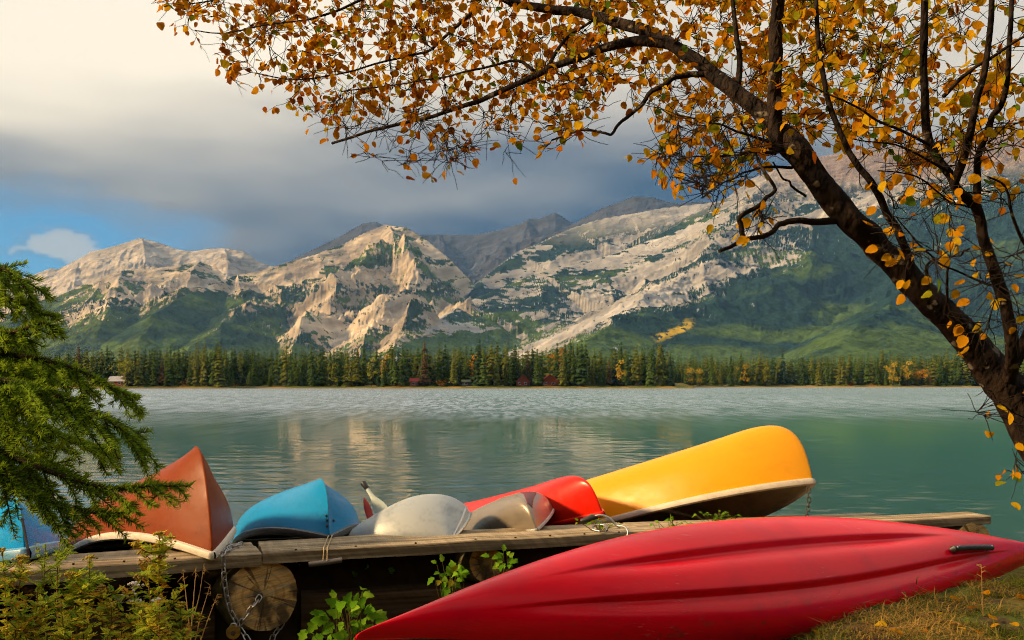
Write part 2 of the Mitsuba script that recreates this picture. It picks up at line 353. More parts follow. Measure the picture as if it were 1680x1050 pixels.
def shore_mesh():
    x = np.linspace(-420, 560, 700)
    t = np.concatenate([np.linspace(-6, 12, 14), np.linspace(18, 1500, 40)])
    Xg, Tg = np.meshgrid(x, t, indexing='ij')
    Y = far_edge(Xg) + Tg
    Z = np.where(Tg < 0, Tg * 0.12, 0.9 * (1 - np.exp(-np.maximum(Tg, 0) / 3.0)) + 0.016 * np.maximum(Tg, 0)) + 0.5 * (meshkit.fbm(np.stack([Xg / 6, Tg / 4, Xg * 0], -1), 3, 8) - .5) * (Tg > 0)
    return np.stack([Xg * (1 + np.maximum(Tg, 0) / 700), Y, Z], -1).reshape(-1, 3), grid_faces(len(x), len(t))
def shore_col(p, n, uv):
    g = fbm(p.x / 7.0, p.y / 7.0, 0.0, 3)
    return mix(mix((0.07, 0.085, 0.02), (0.20, 0.13, 0.035), smoothstep(.4, .62, g)), (0.20, 0.15, 0.09), smoothstep(0.55, 0.15, p.z))
mat('shore_grass', shore_col, 0.95, 0.1)
scene['far_shore'] = ply(shore_mesh(), 'shore_grass', smooth=True)
tag('far_shore', 'low grassy far shore of the lake below the forest', 'shore', kind='structure')

# everything the lens can see lies in one closed box of slightly hazy air
scene['clear_air'] = {'type': 'null'}
scene['haze'] = {'type': 'cube', 'to_world': T(np.array([[15000., 0, 0, 0], [0, 7600., 0, 6400.], [0, 0, 1600.0, 1590.0], [0, 0, 0, 1]])),
                 'bsdf': {'type': 'ref', 'id': 'clear_air'}, 'interior': {'type': 'ref', 'id': 'air'}}
tag('haze', 'thin blue haze in the mountain air', 'haze', kind='stuff')
# ---------------------------------------------------------------- bank and boat rack
DECK = EYE - 1.0
RA, RDIR = np.array([0.0, 5.88]), norm([1.0, 0.315])                  # front edge of the rack seen from above
RNRM = np.array([-RDIR[1], RDIR[0]])                                   # towards the lake

def bank_height(x, y):
    s = (x - RA[0]) * RNRM[0] + (y - RA[1]) * RNRM[1]
    f = np.clip((x - 0.42 - 0.25 * (y - 4)) / 1.1, 0, 1); f = f * f * (3 - 2 * f)
    front = (EYE - 1.72) * (1 - f) + (EYE - 1.10) * f
    front = front - .25 * np.clip(s + 1.7, 0, 1.7) * np.clip((x - 1.6) / 1.0, 0, 1)
    near = np.clip((3.2 - y) / 3.0, 0, 1)
    front = front * (1 - near) + (EYE - 1.55) * near
    r = np.clip((x - 1.9) / 1.1, 0, 1)
    back = EYE - 1.105 - 0.36 * r - 0.36 * np.maximum(s - .75, 0)
    k = np.clip((s - .02) / .5, 0, 1); k = k * k * (3 - 2 * k)
    z = front * (1 - k) + back * k
    return np.maximum(z, -1.2)

def bank_mesh():
    x = np.concatenate([np.linspace(-14, -4, 30, endpoint=False), np.linspace(-4, 5, 260), np.linspace(5.1, 16, 34)])
    y = np.concatenate([np.linspace(-6, 2.4, 24, endpoint=False), np.linspace(2.4, 8, 190), np.linspace(8.1, 16, 30)])
    X, Y = np.meshgrid(x, y, indexing='ij')
    q = np.stack([X, Y, X * 0], -1)
    Z = bank_height(X, Y)
    Z = Z + .06 * (meshkit.fbm(q * 1.3, 4, 5) - .5) + .05 * (meshkit.fbm(q * 7, 3, 6) - .5)
    return np.stack([X, Y, Z], -1).reshape(-1, 3), grid_faces(len(x), len(y))
def bank_col(p, n, uv):
    a = fbm(p.x * 2.2, p.y * 2.2, 0.0, 4); c = fbm(p.x * 26, p.y * 26, 1.0, 3)
    grass = mix((0.11, 0.085, 0.02), (0.06, 0.075, 0.015), smoothstep(.4, .6, a))
    soil = mix((0.035, 0.024, 0.014), (0.075, 0.05, 0.028), c)
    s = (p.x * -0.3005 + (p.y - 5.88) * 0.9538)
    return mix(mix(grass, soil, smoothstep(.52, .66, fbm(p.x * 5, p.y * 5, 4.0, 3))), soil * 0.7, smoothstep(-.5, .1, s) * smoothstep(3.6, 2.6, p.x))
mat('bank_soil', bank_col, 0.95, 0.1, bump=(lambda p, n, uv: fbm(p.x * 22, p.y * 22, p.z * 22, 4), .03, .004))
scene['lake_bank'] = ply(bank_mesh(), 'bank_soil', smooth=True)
tag('lake_bank', 'earth and dry grass bank of the lake under the boats', 'bank', kind='structure')

def plank_col(c1, c2, ang):
    ca, sa = math.cos(ang), math.sin(ang)
    def fn(p, n, uv):
        al = p.x * ca + p.y * sa
        ac = p.y * ca - p.x * sa
        gr = fbm(al * 1.6, ac * 34, p.z * 60, 4)
        saw = fbm(al * 34 + p.z * 26, ac * 3, 2.0, 2)
        st = fbm(al * 2.3, ac * 6, p.z * 5, 3)
        return mix(mix(c1, c2, smoothstep(.3, .7, gr)) * (0.75 + 0.5 * saw), mi.Color3f(0.06, 0.045, 0.03), smoothstep(.58, .78, st) * .6)
    return fn
RANG = math.atan2(RDIR[1], RDIR[0])
mat('weathered_plank', plank_col((0.36, 0.29, 0.19), (0.17, 0.125, 0.075), RANG), 0.85, 0.15, bump=(lambda p, n, uv: fbm(p.x * 4, p.y * 60, p.z * 60, 3), .004, .002))
mat('dark_timber', plank_col((0.085, 0.052, 0.026), (0.04, 0.025, 0.013), RANG), 0.9, 0.1, bump=(lambda p, n, uv: fbm(p.x * 4, p.y * 50, p.z * 50, 3), .008, .002))

rack = thing('boat_rack', 'long low rack of weathered planks laid on round logs at the waterside, carrying the canoes', 'boat rack')
def plank(a, b, width, thick, z, parent=rack, name='plank', m='weathered_plank', seed=0, back=0.0):
    a, b = np.asarray(a, float), np.asarray(b, float)
    L = np.linalg.norm(b - a)
    n = 40
    rng = np.random.RandomState(seed)
    xs = np.linspace(0, L, n)
    w = .004 * np.cumsum(rng.randn(n)) / 4
    sec = np.array([[0, -thick], [0, -.006], [.006, 0], [width - .006, 0], [width, -.006], [width, -thick]])
    v = np.zeros((n, 6, 3))
    v[..., 0] = xs[:, None]
    v[..., 1] = sec[None, :, 0] + w[:, None] * .6 + back
    v[..., 2] = sec[None, :, 1] + (meshkit.noise(np.stack([xs * 3, xs * 0 + seed, xs * 0], -1), seed) - .5)[:, None] * .008
    i, j = np.meshgrid(np.arange(n - 1), np.arange(6), indexing='ij')
    q = np.stack([i * 6 + j, i * 6 + (j + 1) % 6, (i + 1) * 6 + (j + 1) % 6, (i + 1) * 6 + j], -1).reshape(-1, 4)
    f = np.vstack([q[:, [0, 2, 1]], q[:, [0, 3, 2]], [[0, k, k + 1] for k in range(1, 5)], [[(n - 1) * 6, (n - 1) * 6 + k + 1, (n - 1) * 6 + k] for k in range(1, 5)]])
    d = (b - a) / L
    M = mat4(look_basis([d[0], d[1], 0]), [a[0], a[1], z])
    return add(parent, name, xf((v.reshape(-1, 3), f), M), m)
def deck_pt(px, py): return P(px, py, (EYE - DECK) * F / (py - HOR))[:2]
plank(deck_pt(-330, 962), deck_pt(429, 908.5), .27, .075, DECK, seed=1)
plank(deck_pt(431, 907), deck_pt(1066, 871), .27, .068, DECK, seed=2)
plank(deck_pt(1069, 873), deck_pt(1625, 846), .25, .062, DECK, seed=3)
for k, (a, b) in enumerate((((-330, 962), (429, 908.5)), ((431, 907), (1066, 871)), ((1069, 873), (1500, 853)))):   # inner plank and the lower rail behind
    plank(deck_pt(*a), deck_pt(*b), .20, .06, DECK - .012, seed=5 + k, back=.31)
    plank(deck_pt(*a), deck_pt(*b), .20, .06, DECK - .36, seed=8 + k, back=1.45)

for a, b in (((20, 934), (300, 919)), ((470, 906), (800, 887)), ((840, 885), (1030, 875))):      # nail heads near the plank edge
    for t_ in (0.05, .35, .65, .95):
        q = deck_pt(a[0] + (b[0] - a[0]) * t_, a[1] + (b[1] - a[1]) * t_) + RNRM * .05
        add(rack, 'nail', tube(np.array([[q[0], q[1], DECK - .01], [q[0], q[1], DECK + .007]]), .007, 8), 'dark_timber')

def rings(c, ax):
    u = norm(np.cross(ax, [0, 0, 1.0])); w = np.cross(ax, u)
    def fn(p, n, uv):
        q = p - mi.Vector3f(*map(float, c))
        a = q.x * float(u[0]) + q.y * float(u[1]) + q.z * float(u[2])
        b = q.x * float(w[0]) + q.y * float(w[1]) + q.z * float(w[2])
        r = dr.sqrt(a * a + b * b) + .012 * fbm(a * 9, b * 9, 0.0, 3)
        ring = fbm(r * 95 + 2 * fbm(a * 5, b * 5, 3.0, 2), 0.0, 0.0, 2) * .6 + .4 * fbm(a * 5, b * 120, 2.0, 2)
        crack = fbm(a * 7, b * 55, 1.0, 3)
        stain = fbm(a * 9 + 3, b * 7, 5.0, 4)
        saw = fbm(a * 3, (b + .25 * a) * 150, 8.0, 2)
        ray = fbm(dr.atan2(b, a) * 9, r * 4, 2.0, 3)
        col = mix((0.50, 0.31, 0.11), (0.32, 0.18, 0.06), smoothstep(.3, .7, ring))
        col = mix(col, (0.26, 0.23, 0.15), smoothstep(.5, .75, crack) * .7)
        col = mix(col, (0.50, 0.37, 0.16), smoothstep(.09, .02, r) * .5) * (0.55 + .9 * saw)
        col = mix(col, (0.05, 0.035, 0.02), smoothstep(.62, .70, ray) * smoothstep(.02, .06, r) * .8)
        return mix(col, (0.03, 0.022, 0.014), smoothstep(.47, .68, stain) * .85)
    return fn
def bark(p, n, uv):
    return mix((0.19, 0.16, 0.085), (0.09, 0.075, 0.04), smoothstep(.35, .65, fbm(p.x * 14, p.y * 3, p.z * 14, 4)))
mat('grey_log_side', bark, 0.9, 0.15, bump=(lambda p, n, uv: fbm(p.x * 30, p.y * 5, p.z * 30, 3), .01, .003))
def log(px, py, d, r, axis, length, seed, squash=1.0):
    c = P(px, py, d); ax = norm(axis)
    path = c + ax * np.linspace(0, length, 16)[:, None]
    v, f = tube(path, r * np.linspace(1, .92, 16), 40, cap=False, bump=.26, seed=seed)
    k = add(rack, 'log', (v, f), 'grey_log_side', smooth=True)
    ring0 = v[:40]
    cc = ring0.mean(0)
    rad = [ring0 * (1 - t) + cc * t - ax * (.004 + .004 * min(t * 5, 1)) for t in (0, .06, .4, .7)]
    cv = np.vstack(rad + [[cc - ax * .008]])
    i, j = np.meshgrid(np.arange(3), np.arange(40), indexing='ij')
    q = np.stack([i * 40 + j, i * 40 + (j + 1) % 40, (i + 1) * 40 + (j + 1) % 40, (i + 1) * 40 + j], -1).reshape(-1, 4)
    cf = np.vstack([q[:, [0, 1, 2]], q[:, [0, 2, 3]], [[120 + a, 120 + (a + 1) % 40, 160] for a in range(40)]])
    m = mat(f'cut_end_{seed}', rings(cc, ax), 0.85, 0.15, bump=(lambda p, n, uv: fbm(p.x * 60, p.y * 60, p.z * 14, 3), .008, .002))
    add(k, 'cut_end', (cv, cf), m)
    return k, cc, ax
LOG1, LC, LAX = log(432, 975.5, 5.40, .205, (-.50, .84, -.20), 3.2, 3)
log(797, 924, 5.98, .118, (-.42, .88, -.2), 2.6, 4)
log(1600, 897, 6.88, .178, (-.36, .92, -.12), 2.4, 6)
log(-120, 985, 4.8, .17, (-.3, .93, -.2), 2.6, 8)
add(LOG1, 'bolt_hole', tube(np.array([P(428, 976, 5.365), P(428, 976, 5.40)]), .012, 12), 'dark_interior')

tb = thing('retaining_timber', 'dark wet squared timber lying low behind the leafy vine under the rack', 'timber')
def beam(a, b, zt, h, name, seed):
    plank(a, b, .22, h, zt, parent=tb, name=name, m='dark_timber', seed=seed)
beam(P(494, 985, 5.62)[:2], P(1010, 940, 6.1)[:2], EYE - 1.315, .26, 'timber', 31)
beam(P(500, 985, 5.52)[:2], P(1010, 940, 6.0)[:2], EYE - 1.585, .22, 'timber', 32)
beam(P(-160, 1010, 4.9)[:2], P(352, 990, 5.45)[:2], EYE - 1.36, .30, 'timber', 33)
# ---------------------------------------------------------------- boats
def hull_grid(L, B, Dm, De, rocker, s0, e, nm, ne, pw, ns=61, ng=25, qw=0.9):
    """Open hull lying keel up: x from the near end (0) to the far end (L), z up, end gunwale tips at z = 0.
    Returns points (stations, girth, 3), girth from one gunwale over the keel to the other."""
    t = np.sin(np.linspace(-np.pi / 2, np.pi / 2, ns))
    t = np.sign(t) * (0.55 * np.abs(t) + 0.45 * np.abs(t) ** 2)
    s = np.abs(t)
    b = B * np.maximum(1 - s ** pw, 0) ** qw + 0.006
    sheer = Dm + (De - Dm) * s ** 3.2
    tau = np.clip((s - s0) / (1 - s0), 0, 1)
    rise = 1 - np.maximum(1 - tau ** e, 0) ** (1 / e)
    k0 = rocker * s ** 3
    keel = k0 + (sheer - k0) * rise * 0.995
    n = nm + (ne - nm) * s ** 1.5
    ph = np.linspace(-np.pi / 2, np.pi / 2, ng)
    sg, cs = np.abs(np.sin(ph)), np.abs(np.cos(ph))
    y = np.sign(ph) * b[:, None] * sg[None] ** (2 / n[:, None])
    h = keel[:, None] + (sheer - keel)[:, None] * (1 - cs[None] ** (2 / n[:, None]))
    x = (t + 1) / 2 * L
    return np.stack([np.broadcast_to(x[:, None], y.shape), y, De - h], -1)

def boat_matrix(pos, yaw, pitch, roll):
    """Local x (from the near end to the far end) points away at yaw degrees right of straight ahead and pitch degrees up; roll about it."""
    a, p, r = np.radians([yaw, pitch, roll])
    ax = np.array([np.sin(a) * np.cos(p), np.cos(a) * np.cos(p), np.sin(p)])
    ay = norm(np.cross([0, 0, 1.0], ax))
    az = np.cross(ax, ay)
    R = np.stack([ax, ay * np.cos(r) + az * np.sin(r), az * np.cos(r) - ay * np.sin(r)], 1)
    return mat4(R, pos)

def scuff(c1, c2, scale=9.0, amt=.5):
    def fn(p, n, uv):
        a = fbm(p.x * scale, p.y * scale, p.z * scale, 4)
        b = fbm(p.x * scale * 7, p.y * scale * 1.5, p.z * scale * 7, 2)
        return mix(c1, c2, smoothstep(.45, .8, a * .7 + b * .3) * amt)
    return fn
def wavy(p, n, uv): return fbm(p.x * 5, p.y * 5, p.z * 5, 3)
def gloss(r0, r1):
    return lambda p, n, uv: r0 + (r1 - r0) * fbm(p.x * 14, p.y * 14, p.z * 14, 3)

def kayak_skin(p, n, uv):
    a = fbm(p.x * 5, p.y * 5, p.z * 5, 4)
    c = mix((0.82, 0.0012, 0.016), (0.70, 0.002, 0.020), smoothstep(.45, .8, a))
    scr = smoothstep(.80, .88, noise(p.x * 9 + p.z * 40, p.y * 160 + p.z * 60, p.z * 110)) * smoothstep(.5, .7, fbm(p.x * 3, p.y * 3, p.z * 3, 3))
    grime = smoothstep(.58, .80, fbm(p.x * 16, p.y * 16, p.z * 30, 4)) * smoothstep(1.42, 1.18, p.z)
    return mix(mix(c, (0.80, 0.16, 0.18), scr * .5), (0.16, 0.05, 0.03), grime * .55)
mat('brown_hull', scuff((0.22, 0.042, 0.006), (0.14, 0.026, 0.006)), gloss(.3, .5), 0.09, bump=(wavy, .004, .004))
mat('blue_hull', scuff((0.002, 0.20, 0.46), (0.006, 0.14, 0.34)), gloss(.22, .42), 0.28, bump=(wavy, .004, .004))
mat('bright_blue_hull', scuff((0.001, 0.27, 0.66), (0.004, 0.21, 0.48)), gloss(.22, .42), 0.14, bump=(wavy, .004, .004))
mat('yellow_hull', scuff((0.80, 0.34, 0.002), (0.66, 0.27, 0.004), 6, .45), gloss(.3, .5), 0.25, bump=(wavy, .004, .004))
mat('orange_red_hull', scuff((0.66, 0.014, 0.003), (0.50, 0.010, 0.003)), gloss(.2, .4), 0.3, bump=(wavy, .004, .004))
mat('red_kayak_hull', kayak_skin, gloss(.17, .30), 0.18, bump=(wavy, .003, .004))
mat('dull_aluminium', scuff((0.44, 0.47, 0.46), (0.29, 0.31, 0.31), 7, .9), gloss(.38, .55), 0.5, metallic=0.35, bump=(wavy, .006, .004))
mat('stained_aluminium', scuff((0.34, 0.29, 0.23), (0.20, 0.13, 0.08), 5, .9), gloss(.26, .44), 0.5, metallic=0.6, bump=(wavy, .006, .004))
mat('aluminium_edge', (0.55, 0.56, 0.56), 0.3, 0.5, metallic=1.0)
mat('cream_trim', scuff((0.60, 0.54, 0.44), (0.40, 0.34, 0.26), 12, .7), 0.5, 0.4)
mat('cream_interior', scuff((0.72, 0.63, 0.48), (0.50, 0.42, 0.31), 6, .8), 0.6, 0.3)
mat('dark_interior', (0.06, 0.05, 0.045), 0.6, 0.3)
mat('blue_interior', (0.02, 0.10, 0.18), 0.5, 0.3)
mat('black_trim', scuff((0.016, 0.016, 0.017), (0.05, 0.048, 0.045), 12, .6), 0.42, 0.5)
mat('pale_blue_trim', scuff((0.10, 0.30, 0.50), (0.32, 0.40, 0.46), 6, .8), 0.4, 0.4)
mat('maroon_paint', scuff((0.16, 0.012, 0.010), (0.08, 0.01, 0.01), 14, .8), 0.4, 0.5)
mat('brushed_steel', (0.50, 0.50, 0.49), 0.32, 0.5, metallic=1.0)
mat('galvanised', scuff((0.42, 0.43, 0.44), (0.20, 0.18, 0.16), 30, .7), 0.42, 0.5, metallic=0.9)
mat('brass', scuff((0.46, 0.30, 0.10), (0.20, 0.12, 0.05), 40, .8), 0.4, 0.5, metallic=0.9)
mat('rope_fibre', (0.42, 0.33, 0.19), 0.9, 0.1)
mat('grey_pipe', (0.10, 0.09, 0.09), 0.45, 0.4)

BOATS = {
 'blue1': dict(px=42.5, py=908.6, d=5.1, yaw=-35.43, pitch=-16.39, roll=-3.64, L=5.02, B=.4704, Dm=.3091, De=.4433, rocker=.1187, s0=.9453, e=3.576, nm=2.03, ne=1.304, pw=2.9),
 'blue2': dict(px=539.8, py=880.9, d=6.0185, yaw=-19.74, pitch=-14.56, roll=1.0, L=4.226, B=.4873, Dm=.3194, De=.5082, rocker=.1081, s0=.7755, e=2.772, nm=2.88, ne=.62, pw=2.08),
 'brown': dict(px=348, py=911.7, d=5.2574, yaw=-33.1, pitch=-16.02, roll=2.18, L=3.754, B=.4975, Dm=.3664, De=.6633, rocker=-.073, s0=.8297, e=1.7916, nm=2.885, ne=1.12, pw=2.024),
 'grey1': dict(px=739.6, py=886.7, d=6.053, yaw=-30.12, pitch=-22.23, roll=-10.43, L=1.6, B=.4821, Dm=.2009, De=.4162, rocker=.0427, s0=.58, e=1.42, nm=2.03, ne=2.07, pw=2.85),
 'grey2': dict(px=880.2, py=869.5, d=6.2864, yaw=-8.1, pitch=-10.57, roll=-18.9, L=3.405, B=.3623, Dm=.2057, De=.3033, rocker=.0568, s0=.71, e=3.62, nm=2.73, ne=2.37, pw=2.83),
 'red': dict(px=988.4, py=842.5, d=6.747, yaw=-26.96, pitch=-12.5, roll=-14.7, L=3.11, B=.3954, Dm=.293, De=.3182, rocker=-.0592, s0=.4716, e=3.6, nm=2.32, ne=1.82, pw=2.04),
 'yellow': dict(px=1333.6, py=790.4, d=6.8156, yaw=-50.24, pitch=-18.29, roll=15.34, L=4.2, B=.5519, Dm=.4978, De=.4566, rocker=-.1443, s0=.7292, e=2.996, nm=3.58, ne=2.115, pw=3.418),
 'kayak': dict(px=583.5, py=1046.1, d=3.4306, yaw=57.89, pitch=-2.03, roll=34.64, L=4.5, B=.3585, Dm=.2096, De=.2792, rocker=.1936, s0=.3639, e=2.915, nm=2.236, ne=1.6585, pw=2.0948, qw=1.2394),
}
def boat_frame(b):
    return boat_matrix(P(b['px'], b['py'], b['d']), b['yaw'], b['pitch'], b['roll'])
def shape_of(b, ns, ng):
    return hull_grid(*[b[k] for k in ('L', 'B', 'Dm', 'De', 'rocker', 's0', 'e', 'nm', 'ne', 'pw')], ns=ns, ng=ng, qw=b.get('qw', .9))

def boat(key, name, label, category, hull, inside, trim, trim_r=.014, trim_drop=.0, skin=.008):
    b = BOATS[key]
    M = boat_frame(b)
    ns, ng = 121, 61
    g = shape_of(b, ns, ng)
    t = thing(name, label, category)
    f = grid_faces(ns, ng)
    add(t, 'hull', xf((g.reshape(-1, 3), f), M), hull, smooth=50)
    gi = g.copy()
    cx = np.clip(g[..., 0], .05, b['L'] - .05)
    gi[..., 0] = cx
    wid = np.maximum(np.abs(g[:, :1, 1]), 1e-6)
    gi[..., 1] *= np.maximum(1 - skin / wid, 0.02)
    top = g[:, ng // 2, 2][:, None]
    low = g[:, 0, 2][:, None]
    gi[..., 2] = low + (g[..., 2] - low) * np.maximum(1 - skin / np.maximum(top - low, 1e-3), .02)
    add(t, 'interior', xf((gi.reshape(-1, 3), f[:, ::-1]), M), inside, smooth=50)
    # gunwale: a rail right round the open edge
    a, c = g[:, 0], g[::-1, -1]
    loop = np.vstack([a, c])
    loop = loop[np.concatenate([[True], np.linalg.norm(np.diff(loop, axis=0), axis=1) > 1e-4])]
    lo = np.vstack([loop, loop[:1]])
    rv, rf = tube(lo, trim_r, 8, cap=False)
    rv = rv.reshape(-1, 8, 3)
    ctr = lo[:, None, :]
    rv = ctr + (rv - ctr) * np.array([1, 1, 1.25]) + np.array([0, 0, trim_drop])
    add(t, 'gunwale', xf((rv.reshape(-1, 3), rf), M), trim, smooth=40)
    for q in (.3, .5, .7):                                           # thwarts across the inside
        i = int(q * ns)
        y = abs(g[i, 0, 1]) * .97
        add(t, 'thwart', xf(box(.05, 2 * y, .022, (g[i, 0, 0], 0, g[i, 0, 2] + .022), .004), M), trim)
    return t, g, M

def stem_strip(t, g, M, bsdf, r, i0=0, i1=22, name='stem_strip'):
    mid = g.shape[1] // 2
    return add(t, name, xf(tube(g[i0:i1, mid] + np.array([0, 0, .001]), np.linspace(r, r * .5, i1 - i0), 8), M), bsdf, smooth=40)

def on_hull(g, i, j, off=.003):
    """Point and outward normal of the hull grid at station i, girth j."""
    c = g[i, j]
    du, dv = g[min(i + 1, g.shape[0] - 1), j] - g[max(i - 1, 0), j], g[i, min(j + 1, g.shape[1] - 1)] - g[i, max(j - 1, 0)]
    n = norm(np.cross(du, dv))
    if n @ (c - np.array([g[:, :, 0].mean(), 0, g[:, :, 2].mean()])) < 0: n = -n
    return c + n * off, n, norm(du)

def patch(g, i0, i1, j0, j1, off=.004):
    """A thin plate that follows the hull between the stations and girths given."""
    n = np.zeros_like(g)
    gu, gv = np.gradient(g, axis=0), np.gradient(g, axis=1)
    n = np.cross(gu, gv); n /= np.linalg.norm(n, axis=-1, keepdims=True) + 1e-12
    s = g[i0:i1, j0:j1]; m = n[i0:i1, j0:j1]
    if (m * (s - g.reshape(-1, 3).mean(0))).sum() < 0: m = -m
    o = s + m * off
    a, b_ = o.shape[:2]
    v = np.vstack([o.reshape(-1, 3), (s - m * .004).reshape(-1, 3)])
    f = grid_faces(a, b_)
    rim = [k for k in range(b_)] + [i * b_ + b_ - 1 for i in range(1, a)] + [(a - 1) * b_ + k for k in range(b_ - 2, -1, -1)] + [i * b_ for i in range(a - 2, 0, -1)]
    N = a * b_
    sf = [[p, q, q + N] for p, q in zip(rim, rim[1:] + rim[:1])] + [[p, q + N, p + N] for p, q in zip(rim, rim[1:] + rim[:1])]
    return v, np.vstack([f, np.array(sf)])

def stud(c, n, r=.008, h=.006):
    m = trimesh.creation.icosphere(subdivisions=1, radius=1.0)
    R = look_basis(n)
    return np.asarray(m.vertices) * np.array([h, r, r]) @ R.T + c, m.faces
def seen_at(g, M, px, py):
    w = g.reshape(-1, 3) @ M[:3, :3].T + M[:3, 3]
    q = np.stack([840 + F * w[:, 0] / w[:, 1], HOR - F * (w[:, 2] - EYE) / w[:, 1]], 1)
    k = np.argmin(np.hypot(q[:, 0] - px, q[:, 1] - py) + 30 * (np.abs(g.reshape(-1, 3)[:, 2]) < 1e-3))
    return np.unravel_index(k, g.shape[:2])
# --- the row of canoes, left to right
t, g, M = boat('blue1', 'canoe', 'bright sky blue upturned canoe at the left edge, half hidden by the spruce', 'canoe', 'bright_blue_hull', 'blue_interior', 'pale_blue_trim', .03)
add(t, 'strap', xf(tube(np.vstack([g[3, 28] + [-.012, 0, -.02], g[1, 0] + [-.035, 0, 0.02], g[1, 0] + [-.03, 0, -.12]]), .008, 6), M), 'black_trim')

t, g, M = boat('brown', 'canoe', 'big rust brown upturned canoe with white gunwale and tall pointed bow', 'canoe', 'brown_hull', 'dark_interior', 'cream_trim', .021)
stem_strip(t, g, M, 'brown_hull', .008, 1, 40)
add(t, 'deck_plate', xf((np.vstack([g[0:16, 0], g[0:16, -1]]) + [0, 0, .012], np.array([[i, i + 1, i + 17] for i in range(15)] + [[i, i + 17, i + 16] for i in range(15)])), M), 'cream_trim')
for j in (6, 14):
    c, n, _ = on_hull(g, j, 1, .018)
    add(t, 'bolt', xf(stud(c - np.array([0, 0, .012]), n, .009, .008), M), 'brushed_steel')

t, g, M = boat('blue2', 'canoe', 'teal blue upturned canoe with black gunwale and riveted bow plate, right of the brown one', 'canoe', 'blue_hull', 'dark_interior', 'black_trim', .022, -.012)
pi, pj = seen_at(g, M, 540, 857)
pl = add(t, 'bow_plate', xf(patch(g, max(pi - 5, 1), pi + 6, pj - 4, pj + 5, .004), M), 'blue_hull', smooth=30)
for px, py in ((536, 846), (545, 845), (537, 854), (546, 853), (537, 863), (547, 862)):
    i, j = seen_at(g, M, px, py)
    c, n, _ = on_hull(g, max(i, 1), j, .006)
    add(pl, 'rivet', xf(stud(c, n, .010, .006), M), 'dark_interior', smooth=True)
h0 = g[2, 0] @ M[:3, :3].T + M[:3, 3]
hp = P(534, 923, 5.44)
tg = add(t, 'carry_handle', tube(np.array([hp + [-.095, -.02, -.008], hp, hp + [.095, .02, .012]]), .016, 12), 'grey_pipe', smooth=40)
for s in (-1, 1):
    add(tg, 'rope', tube(np.array([h0 + [.012 * s, 0, .01], P(534 + 3 * s, 899, 5.49), P(534 + 3 * s, 905, 5.45), hp + [.012 * s, -.010, .012]]), .0035, 6), 'rope_fibre', smooth=40)

t, g, M = boat('grey1', 'canoe', 'dull bare aluminium canoe with raised seam round its bow, right of the teal blue one', 'canoe', 'dull_aluminium', 'dull_aluminium', 'aluminium_edge', .011)
sj = seen_at(g, M, 764, 834)[1]
add(t, 'seam', xf(tube(g[1:100, sj], np.full(99, .008), 8), M), 'aluminium_edge', smooth=40)

t, g, M = boat('grey2', 'canoe', 'brownish grey metal canoe with a dark maroon patch on its bow', 'canoe', 'stained_aluminium', 'stained_aluminium', 'dull_aluminium', .010)
stem_strip(t, g, M, 'stained_aluminium', .006, 0, 50, 'keel_seam')
pi, pj = seen_at(g, M, 868, 813)
add(t, 'painted_patch', xf(patch(g, max(pi - 9, 1), pi + 12, max(pj - 5, 0), pj + 6, .003), M), 'maroon_paint', smooth=True, label='dark maroon patch of paint on the bow')

t, g, M = boat('red', 'canoe', 'orange red upturned canoe with blunt bow, wedged between the grey and yellow ones', 'canoe', 'orange_red_hull', 'dark_interior', 'orange_red_hull', .016)
add(t, 'bow_eye', xf(box(.04, .05, .03, (.02, 0, -.01), .006), M), 'black_trim')

t, g, M = boat('yellow', 'canoe', 'large yellow upturned canoe with cream rim, tilted so its open side shows', 'canoe', 'yellow_hull', 'cream_interior', 'cream_trim', .022)
YG, YM = g, M

# --- the red kayak in front, lying on its side
b = BOATS['kayak']
KM = boat_frame(b)
ns, ng = 221, 161
g = shape_of(b, ns, ng)
sx = (g[..., 0] / b['L'])
ph = np.linspace(-np.pi / 2, np.pi / 2, ng)[None, :]
gu, gv = np.gradient(g, axis=0), np.gradient(g, axis=1)
nn = np.cross(gu, gv); nn /= np.linalg.norm(nn, axis=-1, keepdims=True) + 1e-12
flip = np.sign((nn * (g - np.array([b['L'] / 2, 0, 0]))).sum(-1, keepdims=True)); flip[flip == 0] = 1
nn = nn * np.sign(np.median(flip))
def channel(c0, c1, w_up, w_dn, a0, a1, deep):
    """A moulded channel: steep on one side, easing out on the other."""
    c = c0 + (c1 - c0) * sx
    q = ph - c
    prof = np.where(q < 0, np.exp(-(q / w_dn) ** 2), np.exp(-(q / w_up) ** 2))
    along = np.clip((sx - a0) / .18, 0, 1) * np.clip((a1 - sx) / .16, 0, 1)
    along = along * along * (3 - 2 * along)
    return deep * prof * along
for c0, c1, wu, wd, a0, a1, dp in ((.06, .10, .036, .17, .16, .80, .028), (-.63, -.55, .040, .20, .10, .90, .031)):
    g = g - nn * channel(c0, c1, wu, wd, a0, a1, dp)[..., None]
far = np.clip((sx - .72) / .28, 0, 1)
g[..., 0] += .42 * far ** 1.6
t = thing('kayak', 'long glossy red kayak with moulded channels lying on its side in front of the rack', 'kayak')
add(t, 'hull', xf((g.reshape(-1, 3), grid_faces(ns, ng)), KM), 'red_kayak_hull', smooth=True)
deck = np.stack([g[:, 0], g[:, 0] * .5 + g[:, -1] * .5 + np.array([0, 0, -.07]), g[:, -1]], 1)
add(t, 'deck', xf((deck.reshape(-1, 3), grid_faces(ns, 3)), KM), 'red_kayak_hull', smooth=True)
KG = g

